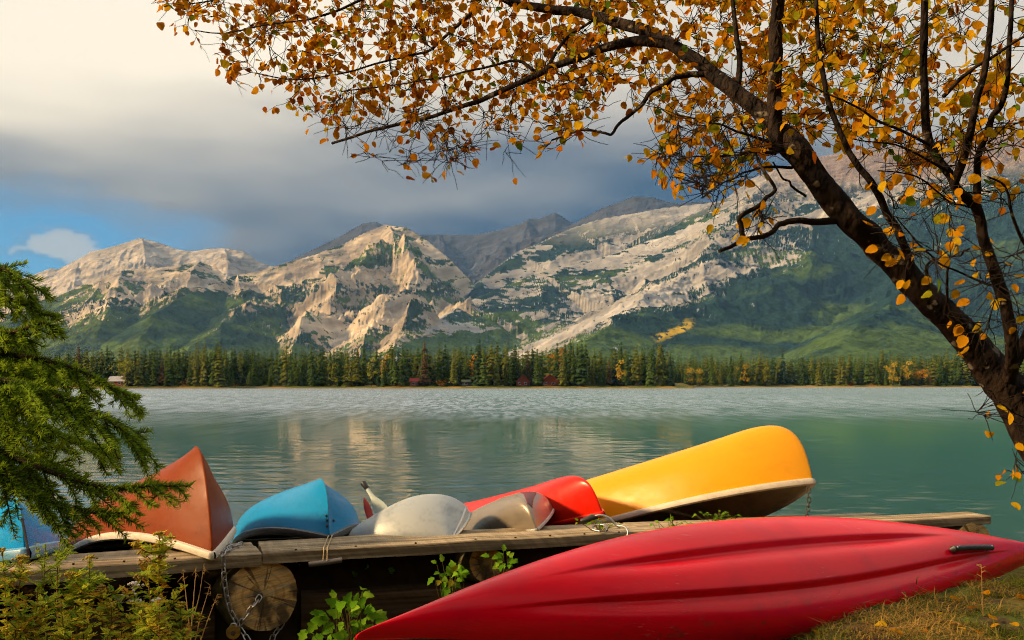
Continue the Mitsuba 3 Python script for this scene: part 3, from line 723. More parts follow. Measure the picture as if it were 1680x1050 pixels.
ends = [on_hull(g, *seen_at(g, KM, px, py), .022)[0] for px, py in ((1558, 905), (1620, 902))]
n1 = on_hull(g, *seen_at(g, KM, 1590, 903), 0)[1]
hd = add(t, 'carry_handle', xf(tube(np.array([ends[0] - n1 * .012, ends[0], ends[0] * .75 + ends[1] * .25 + n1 * .006, ends[0] * .25 + ends[1] * .75 + n1 * .006, ends[1], ends[1] - n1 * .012]), [.013, .018, .017, .017, .018, .013], 10), KM), 'black_trim', smooth=40)
for e_, d_ in zip(ends, (1, -1)):
    add(hd, 'bolt', xf(stud(e_ + (ends[1] - ends[0]) * .05 * d_ + n1 * .018, n1, .007, .005), KM), 'brushed_steel', smooth=True)
# ---------------------------------------------------------------- forest and cabins on the far shore
def conifer(seed, h=1.0, tiers=15, wide=.17, gap=0.0):
    """Unit-height spruce: drooping fans of ragged twigs round a stem."""
    r = np.random.RandomState(seed)
    tv, tf = tube(np.array([[0, 0, 0], [0, 0, .5], [0, 0, .97]]), [.013, .009, .002], 5)
    parts = [(tv, tf)]
    for k in range(tiers):
        t = (k + r.uniform(-.3, .3)) / tiers
        z = .07 + gap + (1 - .07 - gap) * max(t, 0) ** .93
        R = wide * (1 - max(t, 0)) ** .8 * r.uniform(.75, 1.15) + .012
        nb = 9 if t < .6 else 6
        a0 = r.uniform(0, 6.3)
        for i in range(nb):
            a = a0 + (i + r.uniform(-.35, .35)) * 2 * np.pi / nb
            L = R * r.uniform(.65, 1.2)
            d = np.array([np.cos(a), np.sin(a), 0]); n = np.array([-np.sin(a), np.cos(a), 0])
            w = .24 * L + .006
            droop = r.uniform(.25, .6) * L
            base = np.array([0, 0, z])
            p = np.array([base + [0, 0, .012], base + d * L * .5 + n * w - [0, 0, droop * .35], base + d * L * .45 - [0, 0, droop * .1], base + d * L * .5 - n * w - [0, 0, droop * .35],
                          base + d * L - [0, 0, droop], base + d * L * .72 + n * w * 1.1 - [0, 0, droop * 1.15], base + d * L * .72 - n * w * 1.1 - [0, 0, droop * 1.15], base + d * L * .35 - [0, 0, droop * .9]])
            f = np.array([[0, 2, 1], [0, 3, 2], [1, 2, 4], [2, 3, 4], [1, 4, 5], [3, 6, 4], [1, 5, 7], [3, 7, 6]])
            parts.append((p, f))
    return join(parts)

mat("alder_twig", (0.016, 0.010, 0.007), 0.8, 0.2)
def broadleaf(seed, n=260, rx=.22, trunk=True):
    """Unit-height small autumn tree: (stem and limbs, leaf flakes in uneven clumps)."""
    r = np.random.RandomState(seed)
    wood, parts = [], []
    wood.append(tube(np.array([[0, 0, 0], [.01, 0, .4], [0, .01, .85]]), [.014, .010, .003], 5))
    cl = np.array([[r.normal(0, rx * .55), r.normal(0, rx * .55), r.uniform(.3 if trunk else .15, .95)] for _ in range(9)])
    cl[:, :2] *= (1.1 - np.abs(cl[:, 2:] - .55))
    for c in cl:
        wood.append(tube(np.array([[0, 0, max(c[2] - .25, .12)], c]), [.006, .002], 4))
    for i in range(n):
        c = cl[r.randint(9)] + r.normal(0, rx * .30, 3) * [1, 1, .8]
        R = trimesh.transformations.random_rotation_matrix(r.rand(3))[:3, :3]
        s = r.uniform(.016, .034)
        parts.append((np.array([[-1, 0, 0], [0, -.7, .2], [1.1, 0, 0], [0, .7, .2]]) @ R.T * s + c, np.array([[0, 1, 2], [0, 2, 3]])))
    return ply(join(wood), 'alder_twig'), ply(join(parts), 'autumn_yellow')

def stand(k, shapes, M, bsdf):
    scene[f'{k}__trunk'] = {**shapes[0], 'to_world': T(M)}
    scene[f'{k}__crown'] = {**shapes[1], 'bsdf': {'type': 'ref', 'id': bsdf}, 'to_world': T(M)}
    labels[f'{k}__crown'] = {'kind': 'stuff'}

def leafy(c, amt=.35, sc=1.2):
    return lambda p, n, uv: mi.Color3f(*c) * (1 - amt + 2 * amt * fbm(p.x * sc, p.y * sc, p.z * sc, 2))
for nm, c in (('dark', (.024, .048, .010)), ('mid', (.046, .078, .013)), ('olive', (.095, .105, .015)), ('brown', (.085, .052, .020)), ('blue', (.018, .040, .020))):
    mat('conifer_' + nm, leafy(c), 0.9, 0.1)
for nm, c in (('yellow', (.42, .27, .02)), ('gold', (.44, .20, .015)), ('lime', (.20, .20, .02)), ('orange', (.36, .13, .012))):
    mat('autumn_' + nm, leafy(c, .3), 0.9, 0.1)
CON = [ply(conifer(s, tiers=t, wide=w, gap=g), 'conifer_dark') for s, t, w, g in ((1, 16, .16, 0), (2, 14, .19, .05), (3, 18, .13, .02), (4, 13, .17, .12), (5, 17, .15, 0), (6, 20, .11, .04))]
CONM = ['dark', 'mid', 'dark', 'olive', 'mid', 'blue', 'mid', 'mid', 'olive', 'dark', 'mid', 'olive', 'dark', 'brown', 'mid', 'olive', 'mid']

def shore_z(x, back):
    return 0.9 + 0.016 * back
def tree_h(px, rnd):
    """Forest height along the shore as surveyed."""
    base = np.interp(px, [140, 200, 320, 470, 640, 700, 800, 870, 1000, 1085, 1100, 1180, 1400, 1560, 1640, 1700], [19, 20, 20.5, 19.5, 20, 21, 21, 21, 20, 20.5, 19.5, 20, 20.5, 22.5, 23, 23])
    return base * rnd * 1.07
rng = np.random.RandomState(77)
cab = [(196, 462), (680, 463), (766, 462), (858, 470), (902, 472)]
def clear_of_cabins(x, y):
    px = 840 + F * x / y
    return all(abs(px - c) > 13 or y > d + 5 for c, d in cab)
front, tries = [], 0
while len(front) < 300 and tries < 6000:
    tries += 1
    px = rng.uniform(110, 1668)
    depth = 7 + 26 * rng.rand() ** 1.3
    x0 = (px - 840) / F * 465
    y = float(far_edge(x0 * (1.3 if px > 1100 else 1))) + depth
    x = (px - 840) / F * y
    if not clear_of_cabins(x, y): continue
    if all((x - a) ** 2 + ((y - b) * .8) ** 2 > 2.1 ** 2 for a, b, *_ in front):
        front.append((x, y, px))
front.sort(key=lambda q: q[0])
SECT = ['left of the grey roofed cabin', 'between the grey roofed and orange cabins', 'between the orange cabin and the lodges', 'right of the red lodges', 'on the set back right shore']
for i, (x, y, px) in enumerate(front):
    small = rng.rand() < .16
    h = tree_h(px, rng.uniform(.62, 1.14)) * (.5 if small else 1)
    w = h * rng.uniform(.68, 1.12) * (1.15 if small else 1)
    a = rng.uniform(0, 6.28)
    M = np.diag([w, w, h, 1.0]); M[:2, :2] = np.array([[np.cos(a), -np.sin(a)], [np.sin(a), np.cos(a)]]) * w
    M[:3, 3] = x, y, shore_z(x, y - float(far_edge(x))) - .1
    mt = CONM[rng.randint(len(CONM))]
    if px > 1120 and rng.rand() < .45: mt = ('olive', 'mid')[rng.randint(2)]
    tone = {'dark': 'blackish green', 'mid': 'mid green', 'olive': 'olive green', 'blue': 'bluish green', 'brown': 'rusty brown'}[mt]
    size = 'short' if small else 'tall' if h > tree_h(px, .95) else 'middling'
    sect = SECT[int(np.searchsorted([190, 674, 850, 1110], px))]
    k = thing('conifer', f'{size} {tone} conifer on the far shore, {sect}', 'conifer', f'{size} {tone} conifers {sect}')
    scene[k] = {**CON[rng.randint(6)], 'bsdf': {'type': 'ref', 'id': 'conifer_' + mt}, 'to_world': T(M)}
for px, h, lab in ((936, 25.5, 'tallest broad dark conifer, behind and right of the red lodges'), (914, 24.0, 'tall dark conifer just left of the tallest one above the red lodges'), (1019, 24.5, 'lone slender conifer rising over the forest right of the lodges'), (845, 23, 'tall conifer just left of the left red lodge'), (1086, 22.5, 'last tall conifer before the forest drops at the right shore'), (1072, 22.5, 'tall conifer second from where the forest drops at right'), (640, 22.5, 'tall conifer just left of the small orange cabin'), (385, 22, 'tall conifer behind the wide orange bush at left')):        # the few that stand out above the rest
    y = 478.0; x = (px - 840) / F * y
    k = thing('tall_conifer', lab, 'conifer', 'tall conifers above the forest')
    M = np.diag([h * .95, h * .95, h, 1.0]); M[:3, 3] = x, y, 1.0
    scene[k] = {**CON[(int(px)) % 3], 'bsdf': {'type': 'ref', 'id': 'conifer_dark'}, 'to_world': T(M)}
SPARE = [conifer(s, tiers=9, wide=.18) for s in (11, 12, 13)]
# the forest behind them, past counting
for mt in ('dark', 'mid', 'olive'):
    vs = []
    for i in range(640):
        px = rng.uniform(-190, 1900)
        x0 = (px - 840) / F * 465
        depth = rng.uniform(34, 150)
        y = float(far_edge(x0 * (1.3 if px > 1100 else 1))) + depth
        x = (px - 840) / F * y
        if not clear_of_cabins(x, y) and depth < 40: continue
        h = tree_h(px, rng.uniform(.75, 1.03))
        a = rng.uniform(0, 6.28)
        M = np.diag([h, h, h, 1.0]); M[:2, :2] = np.array([[np.cos(a), -np.sin(a)], [np.sin(a), np.cos(a)]]) * h * rng.uniform(.9, 1.2)
        M[:3, 3] = x, y, shore_z(x, depth) - .2
        vs.append(xf(SPARE[i % 3], M))
    k = free('distant_forest')
    scene[k] = ply(join(vs), 'conifer_' + mt)
    tag(k, {'dark': 'dark conifers massed deep behind the front trees of the far forest', 'mid': 'green conifers massed deep behind the front trees of the far forest', 'olive': 'olive tinted conifers massed deep behind the front trees of the far forest'}[mt], 'forest', kind='stuff')

AUT = [broadleaf(s, 300, rx) for s, rx in ((1, .2), (2, .25), (3, .17), (4, .3))]
BUSH = [broadleaf(s, 260, .5, False) for s in (7, 8)]
ORD = ['leftmost', 'second', 'third', 'fourth', 'fifth', 'sixth', 'seventh', 'eighth', 'ninth', 'tenth', 'eleventh', 'twelfth', 'thirteenth', 'fourteenth', 'rightmost']
at = [(208, 18, 'lime', 1), (548, 12, 'lime', 0), (577, 13, 'lime', 0), (609, 15, 'lime', 2), (632, 17, 'yellow', 2), (776, 17, 'gold', 2), (922, 21, 'gold', 0), (1017, 14, 'yellow', 2), (1132, 11.5, 'yellow', 3), (1147, 11, 'yellow', 3),
      (1222, 15, 'yellow', 0), (1256, 13, 'lime', 2), (1466, 16, 'yellow', 0), (1489, 17, 'yellow', 2), (1512, 15, 'gold', 1)]
CN = {'lime': 'yellow green', 'yellow': 'bright yellow', 'gold': 'golden orange'}
for i, (px, h, c, s) in enumerate(at):
    x0 = (px - 840) / F * 465
    y = float(far_edge(x0 * (1.3 if px > 1100 else 1))) + (28 if px in (776, 922, 632) else 5.5)
    x = (px - 840) / F * y
    lab = f'{CN[c]} autumn tree on the far shore, ' + (f'{ORD[i]} of the autumn trees there' if i in (0, 14) else f'{ORD[i]} of the autumn trees from the left')
    k = thing('autumn_tree', lab, 'tree', 'autumn trees on the far shore')
    M = np.diag([h, h, h, 1.0]); M[:3, 3] = x, y, shore_z(x, 6)
    stand(k, AUT[s], M, 'autumn_' + c)
for i, (px, h, wd) in enumerate(((300, 4.2, 1.1), (386, 2.6, 1.5), (404, 2.8, 1.3), (725, 4.6, 1.0), (655, 2.2, 1.2), (900, 2.0, 1.5), (1395, 3.0, 1.4), (1430, 2.4, 1.6))):
    x0 = (px - 840) / F * 465
    y = float(far_edge(x0 * (1.3 if px > 1100 else 1))) + 4; x = (px - 840) / F * y
    k = thing('autumn_bush', f'low orange autumn bush at the far waterline, {ORD[i] if i else "leftmost"} of the orange bushes' + (' from the left' if i else ''), 'bush', 'orange bushes at the far waterline')
    M = np.diag([h * wd, h * wd, h, 1.0]); M[:3, 3] = x, y, .5
    stand(k, BUSH[i % 2], M, 'autumn_orange')

mat('cabin_red', leafy((.22, .055, .025), .2, 2.0), 0.8, 0.2)
mat('cabin_orange', leafy((.34, .12, .035), .2, 2.0), 0.8, 0.2)
mat('cabin_dark', leafy((.06, .06, .045), .2, 2.0), 0.8, 0.2)
mat('roof_grey', leafy((.34, .34, .36), .15, 2.0), 0.6, 0.3)
mat('roof_red', leafy((.36, .045, .03), .2, 2.0), 0.7, 0.3)
mat('roof_green', leafy((.05, .07, .05), .2, 2.0), 0.7, 0.3)
mat('cabin_glass', (.02, .025, .03), 0.1, 0.5)
mat('cabin_white', (.6, .58, .54), 0.6, 0.3)
def cabin(px, d, w, hw, hr, depth, wall, roof, label, gable_front=False, nwin=2):
    t = thing('cabin', label, 'cabin')
    x = (px - 840) / F * d
    z = shore_z(x, d - float(far_edge(x)))
    O = np.array([x, d, z])
    wv, wf = box(w, depth, hw, (0, 0, hw / 2))
    add(t, 'wall', (wv + O, wf), wall)
    e = .5
    if gable_front:
        tri = np.array([[-w / 2, -depth / 2, hw], [w / 2, -depth / 2, hw], [0, -depth / 2, hw + hr], [-w / 2, depth / 2, hw], [w / 2, depth / 2, hw], [0, depth / 2, hw + hr]])
        add(t, 'gable', (tri + O, np.array([[0, 1, 2], [3, 5, 4], [0, 3, 4], [0, 4, 1]])), wall)
        sl = [np.array([[s * (w / 2 + e), y, hw - e * hr / (w / 2)], [0, y, hw + hr]]) for s in (-1, 1) for y in (-depth / 2 - e, depth / 2 + e)]
        pts = [np.vstack([sl[0], sl[1]]), np.vstack([sl[2], sl[3]])]
    else:
        tri = np.array([[-w / 2, -depth / 2, hw], [-w / 2, depth / 2, hw], [-w / 2, 0, hw + hr], [w / 2, -depth / 2, hw], [w / 2, depth / 2, hw], [w / 2, 0, hw + hr]])
        add(t, 'gable', (tri + O, np.array([[0, 2, 1], [3, 4, 5], [0, 1, 4], [0, 4, 3]])), wall)
        pts = [np.vstack([[[x_, s * (depth / 2 + e), hw - e * hr / (depth / 2)], [x_, 0, hw + hr]] for x_ in (-w / 2 - e, w / 2 + e)]) for s in (-1, 1)]
    for q in pts:
        hull = manifold3d.Manifold.hull_points(np.vstack([q + [0, 0, .02], q + [0, 0, .2]])).to_mesh()
        add(t, 'roof', (np.array(hull.vert_properties[:, :3], float) + O, np.array(hull.tri_verts)), roof)
    for i in range(nwin):
        xx = -w / 2 + w * (i + .6) / (nwin + .4)
        f = add(t, 'window', tuple([box(1.3, .12, 1.2, (xx, -depth / 2 - .05, hw * .55))[0] + O, box(1, 1, 1)[1]]), 'cabin_white')
        add(f, 'pane', tuple([box(1.05, .06, .95, (xx, -depth / 2 - .13, hw * .55))[0] + O, box(1, 1, 1)[1]]), 'cabin_glass')
    add(t, 'door', tuple([box(1.0, .1, 2.0, (w * .40, -depth / 2 - .05, 1.0))[0] + O, box(1, 1, 1)[1]]), 'cabin_dark')
cabin(196, 462, 8.5, 2.7, 2.3, 7, 'cabin_red', 'roof_grey', 'red brown cabin with pale grey roof on the far shore at left')
cabin(680, 463, 4.2, 2.6, 1.3, 4, 'cabin_orange', 'roof_red', 'small orange wooden cabin among the trees left of the middle of the far shore', nwin=1)
cabin(766, 462, 4.6, 2.2, .9, 4, 'cabin_dark', 'roof_green', 'low dark shed near the far waterline under the golden orange tree', nwin=1)
cabin(858, 470, 7, 2.6, 3.2, 8, 'cabin_red', 'roof_red', 'steep red roofed lodge in the far forest, left one of the red pair', True)
cabin(902, 472, 9, 2.6, 3.4, 8, 'cabin_red', 'roof_red', 'wide red roofed lodge in the far forest, right one of the red pair', True)

# unseen conifers added behind the viewpoint so the hulls mirror woods, not bright sky
rs = np.random.RandomState(9)
for i in range(34):
    x, y = -15 + 46 * (i % 17 + rs.uniform(-.3, .3)) / 16, (-9.5 if i < 17 else -16) - rs.uniform(0, 3.5)
    h = rs.uniform(12, 19)
    k = thing('shore_conifer', 'tall dark conifer added unseen behind the viewpoint to darken hull reflections', 'conifer', 'conifers added behind the viewpoint')
    M = np.diag([h * 1.15, h * 1.15, h, 1.0]); M[:3, 3] = x, y, EYE - 1.7
    scene[k] = {**CON[i % 6], 'bsdf': {'type': 'ref', 'id': 'conifer_' + ('dark', 'mid')[i % 2]}, 'to_world': T(M)}
# ---------------------------------------------------------------- the leaning autumn tree on the right
def bark_col(p, n, uv):
    a = fbm(p.x * 30, p.y * 30, p.z * 14, 4)
    lich = fbm(p.x * 22 + 5, p.y * 22, p.z * 22, 4)
    c = mix((0.008, 0.005, 0.004), (0.028, 0.017, 0.011), smoothstep(.35, .7, a))
    return mix(c, (0.20, 0.17, 0.13), smoothstep(.66, .74, lich) * .8)
mat('alder_bark', bark_col, 0.85, 0.2, bump=(lambda p, n, uv: fbm(p.x * 45, p.y * 45, p.z * 20, 4), .030, .002))
scene['autumn_leaf'] = {'type': 'principledthin', 'base_color': {'type': 'mesh_attribute', 'name': 'vertex_color'}, 'roughness': 0.55, 'diff_trans': 1.0, 'spec_trans': 0.0, 'eta': 1.4}

alder = thing('autumn_tree', 'leaning tree with dark trunk and orange leaves arching over the water from the right edge', 'tree')
LIMBS = []   # (name, [(px, py, metres)], r0, r1) px widths were read off the photograph
def L_(name, pts, r0, r1): LIMBS.append((name, np.array([P(*q) for q in pts]), r0, r1))
L_('trunk', [(1885, 1120, 3.55), (1770, 850, 3.55), (1712, 735, 3.55), (1672, 668, 3.55), (1640, 620, 3.55), (1600, 572, 3.55), (1560, 525, 3.5), (1505, 468, 3.5), (1450, 412, 3.5), (1402, 368, 3.45), (1362, 325, 3.45), (1335, 285, 3.45), (1305, 245, 3.45), (1280, 222, 3.5)], .115, .052)
L_('limb', [(1280, 222, 3.5), (1240, 178, 3.55), (1190, 138, 3.6), (1140, 98, 3.7), (1095, 70, 3.8), (1040, 45, 3.9), (980, 28, 4.0), (920, 18, 4.1), (850, 5, 4.2), (780, -22, 4.3), (660, -60, 4.5), (520, -80, 4.7)], .036, .014)
L_('limb', [(1272, 250, 3.45), (1271, 190, 3.45), (1272, 120, 3.42), (1275, 50, 3.4), (1278, -30, 3.35), (1282, -120, 3.3)], .028, .022)
L_('limb', [(1655, 625, 3.5), (1662, 590, 3.4), (1656, 540, 3.35), (1645, 480, 3.3), (1622, 410, 3.25), (1602, 350, 3.2), (1580, 318, 3.15), (1545, 270, 3.1), (1520, 225, 3.1), (1516, 150, 3.05), (1515, 70, 3.0), (1518, -40, 2.95)], .027, .011)
L_('branch', [(1565, 300, 3.12), (1588, 240, 3.0), (1605, 160, 2.9), (1622, 60, 2.85), (1630, -40, 2.8)], .016, .008)
L_('branch', [(1602, 350, 3.2), (1606, 260, 3.15), (1625, 200, 3.1), (1650, 160, 3.0), (1657, 60, 2.9), (1662, -40, 2.9)], .014, .007)
L_('branch', [(1660, 600, 3.45), (1690, 540, 3.4), (1700, 440, 3.3), (1712, 300, 3.2), (1722, 190, 3.15), (1716, 80, 3.1), (1725, -60, 3.05)], .028, .005)
L_('branch', [(1495, 438, 3.45), (1482, 400, 3.4), (1455, 345, 3.35), (1420, 290, 3.3), (1390, 235, 3.3), (1362, 180, 3.3), (1345, 100, 3.3), (1338, -20, 3.3)], .017, .008)
L_('branch', [(1095, 70, 3.8), (1040, 68, 3.85), (980, 82, 3.9), (920, 105, 3.95), (870, 128, 4.0), (800, 158, 4.1), (745, 180, 4.2), (680, 198, 4.3), (610, 215, 4.4), (545, 235, 4.5)], .024, .006)
L_('branch', [(895, 118, 3.97), (930, 60, 4.1), (985, 22, 4.1), (1010, -10, 4.2)], .009, .005)
L_('branch', [(1160, 122, 3.65), (1120, 124, 3.65), (1085, 142, 3.65), (1045, 175, 3.7), (1010, 208, 3.7), (1000, 222, 3.7), (960, 212, 3.75), (905, 230, 3.8)], .014, .004)
L_('branch', [(875, 115, 4.0), (845, 98, 4.1), (790, 112, 4.2), (720, 128, 4.3), (640, 140, 4.4), (560, 150, 4.5)], .008, .003)
L_('branch', [(790, 8, 4.3), (740, 50, 4.35), (700, 85, 4.4), (640, 100, 4.5), (560, 120, 4.6), (480, 130, 4.7), (420, 120, 4.8)], .010, .003)
L_('branch', [(700, -40, 4.5), (600, -5, 4.6), (520, 30, 4.7), (440, 40, 4.8), (370, 55, 4.9), (320, 50, 4.9)], .009, .003)
L_('branch', [(560, -70, 4.7), (450, -30, 4.8), (380, -5, 4.9), (300, 8, 5.0)], .008, .003)
L_('branch', [(1210, 150, 3.6), (1214, 90, 3.6), (1205, 40, 3.6), (1200, -30, 3.6)], .014, .008)
L_('branch', [(1372, 362, 3.45), (1330, 364, 3.4), (1295, 362, 3.38), (1275, 372, 3.36), (1250, 388, 3.33), (1220, 395, 3.3), (1200, 404, 3.28), (1180, 412, 3.25)], .014, .006)
L_('branch', [(1220, 394, 3.3), (1216, 372, 3.3), (1214, 356, 3.3), (1240, 338, 3.3), (1262, 324, 3.3), (1270, 312, 3.3), (1258, 285, 3.3), (1245, 262, 3.35), (1232, 235, 3.4), (1215, 200, 3.4), (1200, 160, 3.5)], .0105, .004)
L_('branch', [(1272, 252, 3.45), (1240, 248, 3.4), (1190, 258, 3.35), (1150, 255, 3.3), (1110, 262, 3.25)], .008, .002)
L_('branch', [(1300, 275, 3.45), (1250, 274, 3.4), (1215, 285, 3.3), (1180, 305, 3.25), (1150, 325, 3.2)], .006, .002)
L_('branch', [(1260, 232, 3.4), (1205, 212, 3.3), (1160, 200, 3.3), (1110, 188, 3.3)], .007, .002)
L_('branch', [(1322, 322, 3.45), (1300, 304, 3.4), (1284, 290, 3.38), (1268, 266, 3.36)], .005, .003)
L_('branch', [(1550, 520, 3.45), (1555, 470, 3.35), (1556, 432, 3.3), (1578, 415, 3.25), (1590, 408, 3.2)], .006, .003)
L_('branch', [(1525, 460, 3.45), (1520, 440, 3.4), (1530, 425, 3.4)], .008, .004)
L_('branch', [(1640, 470, 3.3), (1600, 460, 3.2), (1540, 430, 3.1), (1500, 395, 3.05), (1470, 355, 3.0)], .005, .002)
L_('branch', [(1530, 240, 3.1), (1440, 195, 2.9), (1380, 165, 2.8), (1330, 140, 2.8)], .006, .002)
L_('branch', [(1545, 275, 3.1), (1470, 240, 3.0), (1400, 228, 2.9)], .005, .002)
L_('branch', [(1700, 440, 3.3), (1672, 380, 3.1), (1650, 310, 3.0), (1620, 290, 2.9)], .008, .003)
L_('branch', [(1548, 158, 3.05), (1600, 110, 2.9), (1680, 60, 2.8)], .007, .004)
L_('branch', [(1590, 340, 3.2), (1560, 330, 3.05), (1500, 290, 2.9), (1440, 280, 2.85)], .004, .002)
L_('branch', [(1690, 700, 3.5), (1660, 692, 3.4), (1620, 680, 3.3), (1545, 672, 3.2)], .0035, .001)
L_('branch', [(1690, 690, 3.5), (1645, 665, 3.4), (1622, 640, 3.35), (1600, 650, 3.3)], .0035, .001)
L_('branch', [(1755, 830, 3.5), (1705, 780, 3.4), (1672, 760, 3.35), (1660, 735, 3.3)], .005, .001)

nodes, nrad = [], []
for i, (name, pts, r0, r1) in enumerate(LIMBS):
    path = spline(pts, 6)
    n = len(path)
    w = (meshkit.noise(np.stack([np.arange(n) * .35, np.full(n, i * 3.7), np.zeros(n)], -1)[:, None, :] + np.array([[0, 0, 0], [9, 0, 0], [0, 9, 5]]), 3) - .5)
    path = path + w * .016 * np.sin(np.linspace(0, np.pi, n))[:, None]
    r = r0 * (r1 / r0) ** np.linspace(0, 1, n)
    if name == 'trunk': r = np.interp(np.linspace(0, 1, n), [0, .25, .34, .45, .7, 1], [.090, .077, .066, .053, .047, .045]); r[-10:] *= np.linspace(1, 1.12, 10)
    add(alder, name, tube(path, r, 30 if r0 > .02 else 8, bump=.42 if r0 > .02 else .25 if r0 > .012 else .1, seed=i), 'alder_bark', smooth=60)
    nodes.append(path[3:]); nrad.append(r[3:])
NODE, NRAD = np.vstack(nodes), np.concatenate(nrad)

def leaf_mesh(seed):
    """Rounded toothed leaf about 1 long, folded along its midrib, with a short stalk."""
    r = np.random.RandomState(seed)
    a = np.linspace(-np.pi, np.pi, 17)[:-1]
    x = .5 + .5 * np.cos(a); w = np.sin(a) * (.40 + .08 * r.rand()) * (1.12 - .34 * x)
    x = x + .10 * np.exp(-(a / .35) ** 2)
    k = 1 + .09 * (np.arange(16) % 2) * r.uniform(.5, 1.2, 16)
    edge = np.stack([.5 + (x - .5) * k, w * k, (.10 + .25 * r.rand()) * np.abs(w) + .16 * np.sin(x * 3.5 + r.uniform(0, 6)) * r.uniform(.3, 1)], 1)
    mid = np.array([[.3, 0, -.02], [.6, 0, -.03 + .05 * r.randn()]])
    v = np.vstack([edge, mid])
    f = [[i, (i + 1) % 16, 16 if x[i] + x[(i + 1) % 16] < .9 else 17] for i in range(16)] + [[16, 17, 4], [17, 16, 12]]
    s = np.array([[0, .012, 0], [0, -.012, 0], [-.35, 0, .06]])
    return np.vstack([v, s]), np.array(f + [[18, 19, 20]])
LEAF = [leaf_mesh(s) for s in range(8)]
LCOL = np.array([[.62, .27, .008], [.66, .34, .010], [.54, .20, .006], [.42, .13, .008], [.64, .41, .014], [.30, .08, .008], [.30, .29, .012], [.10, .18, .015]])

# twigs: tips scattered through the crown's volume, each joined to the nearest wood so far
rng = np.random.RandomState(5)
def crown_tips():
    out = []
    def inside(poly, x, y):
        c = False; j = len(poly) - 1
        for i in range(len(poly)):
            (xi, yi), (xj, yj) = poly[i], poly[j]
            if (yi > y) != (yj > y) and x < (xj - xi) * (y - yi) / (yj - yi) + xi: c = not c
            j = i
        return c
    def zone(poly, n, d0, d1, leaves, tone):
        """n twig tips in the part of the crown whose outline, surveyed from the camera, is poly, between d0 and d1 metres away."""
        p = np.array(poly); k = 0
        while k < n:
            x, y = rng.uniform(p[:, 0].min(), p[:, 0].max()), rng.uniform(p[:, 1].min(), p[:, 1].max())
            if inside(poly, x, y):
                out.append((P(x, y, rng.uniform(d0, d1)), leaves, tone)); k += 1
    zone([(275, -60), (300, 40), (370, 120), (400, 150), (440, 60), (560, -60)], 46, 4.4, 5.6, 6, 0)
    zone([(420, -60), (420, 120), (480, 190), (560, 200), (640, 175), (760, -60)], 135, 4.3, 5.6, 6.5, 0)
    zone([(640, -60), (640, 190), (760, 190), (860, 150), (1000, 60), (1000, -60)], 165, 4.0, 5.4, 6.5, 0)
    zone([(560, 190), (545, 240), (620, 265), (760, 290), (850, 250), (880, 190), (760, 180)], 60, 4.0, 4.7, 1.3, 0)
    zone([(880, 120), (880, 250), (960, 230), (1010, 130), (1000, 80)], 40, 3.6, 4.2, 4, 1)
    zone([(950, -60), (960, 110), (1080, 190), (1150, 200), (1260, 190), (1260, -60)], 150, 3.6, 5.0, 6.5, 1)
    zone([(1080, 180), (1080, 275), (1150, 290), (1250, 270), (1260, 180)], 60, 3.2, 4.0, 3.6, 2)
    zone([(1120, 280), (1150, 330), (1200, 330), (1230, 290)], 14, 3.1, 3.4, .3, 2)
    zone([(1260, -60), (1265, 240), (1400, 230), (1470, -60)], 140, 3.3, 4.9, 6, 2)
    zone([(1440, -60), (1400, 230), (1480, 270), (1690, 230), (1690, -60)], 140, 2.9, 4.6, 5, 2)
    zone([(1400, 230), (1440, 330), (1680, 330), (1690, 230)], 34, 2.8, 3.6, 2.0, 2)
    zone([(1420, 330), (1470, 430), (1570, 440), (1560, 330)], 14, 2.9, 3.3, 2.0, 3)
    zone([(1580, 420), (1580, 540), (1690, 560), (1690, 400)], 16, 2.9, 3.4, 2.0, 3)
    zone([(1620, 640), (1610, 700), (1660, 740), (1660, 780), (1690, 780), (1690, 700)], 6, 3.2, 3.4, 2.5, 3)
    zone([(1240, 340), (1250, 395), (1300, 380), (1310, 350)], 5, 3.25, 3.4, 2.2, 3)
    return out
TIPS = crown_tips()
d0 = cKDTree(NODE).query([t[0] for t in TIPS])[0]
twigs, leaf_sites = [], []
pool, prad = [NODE], [NRAD]
order = np.argsort(d0)
tree_pts = cKDTree(NODE); extra, extra_r, allp, allr = [], [], NODE, NRAD
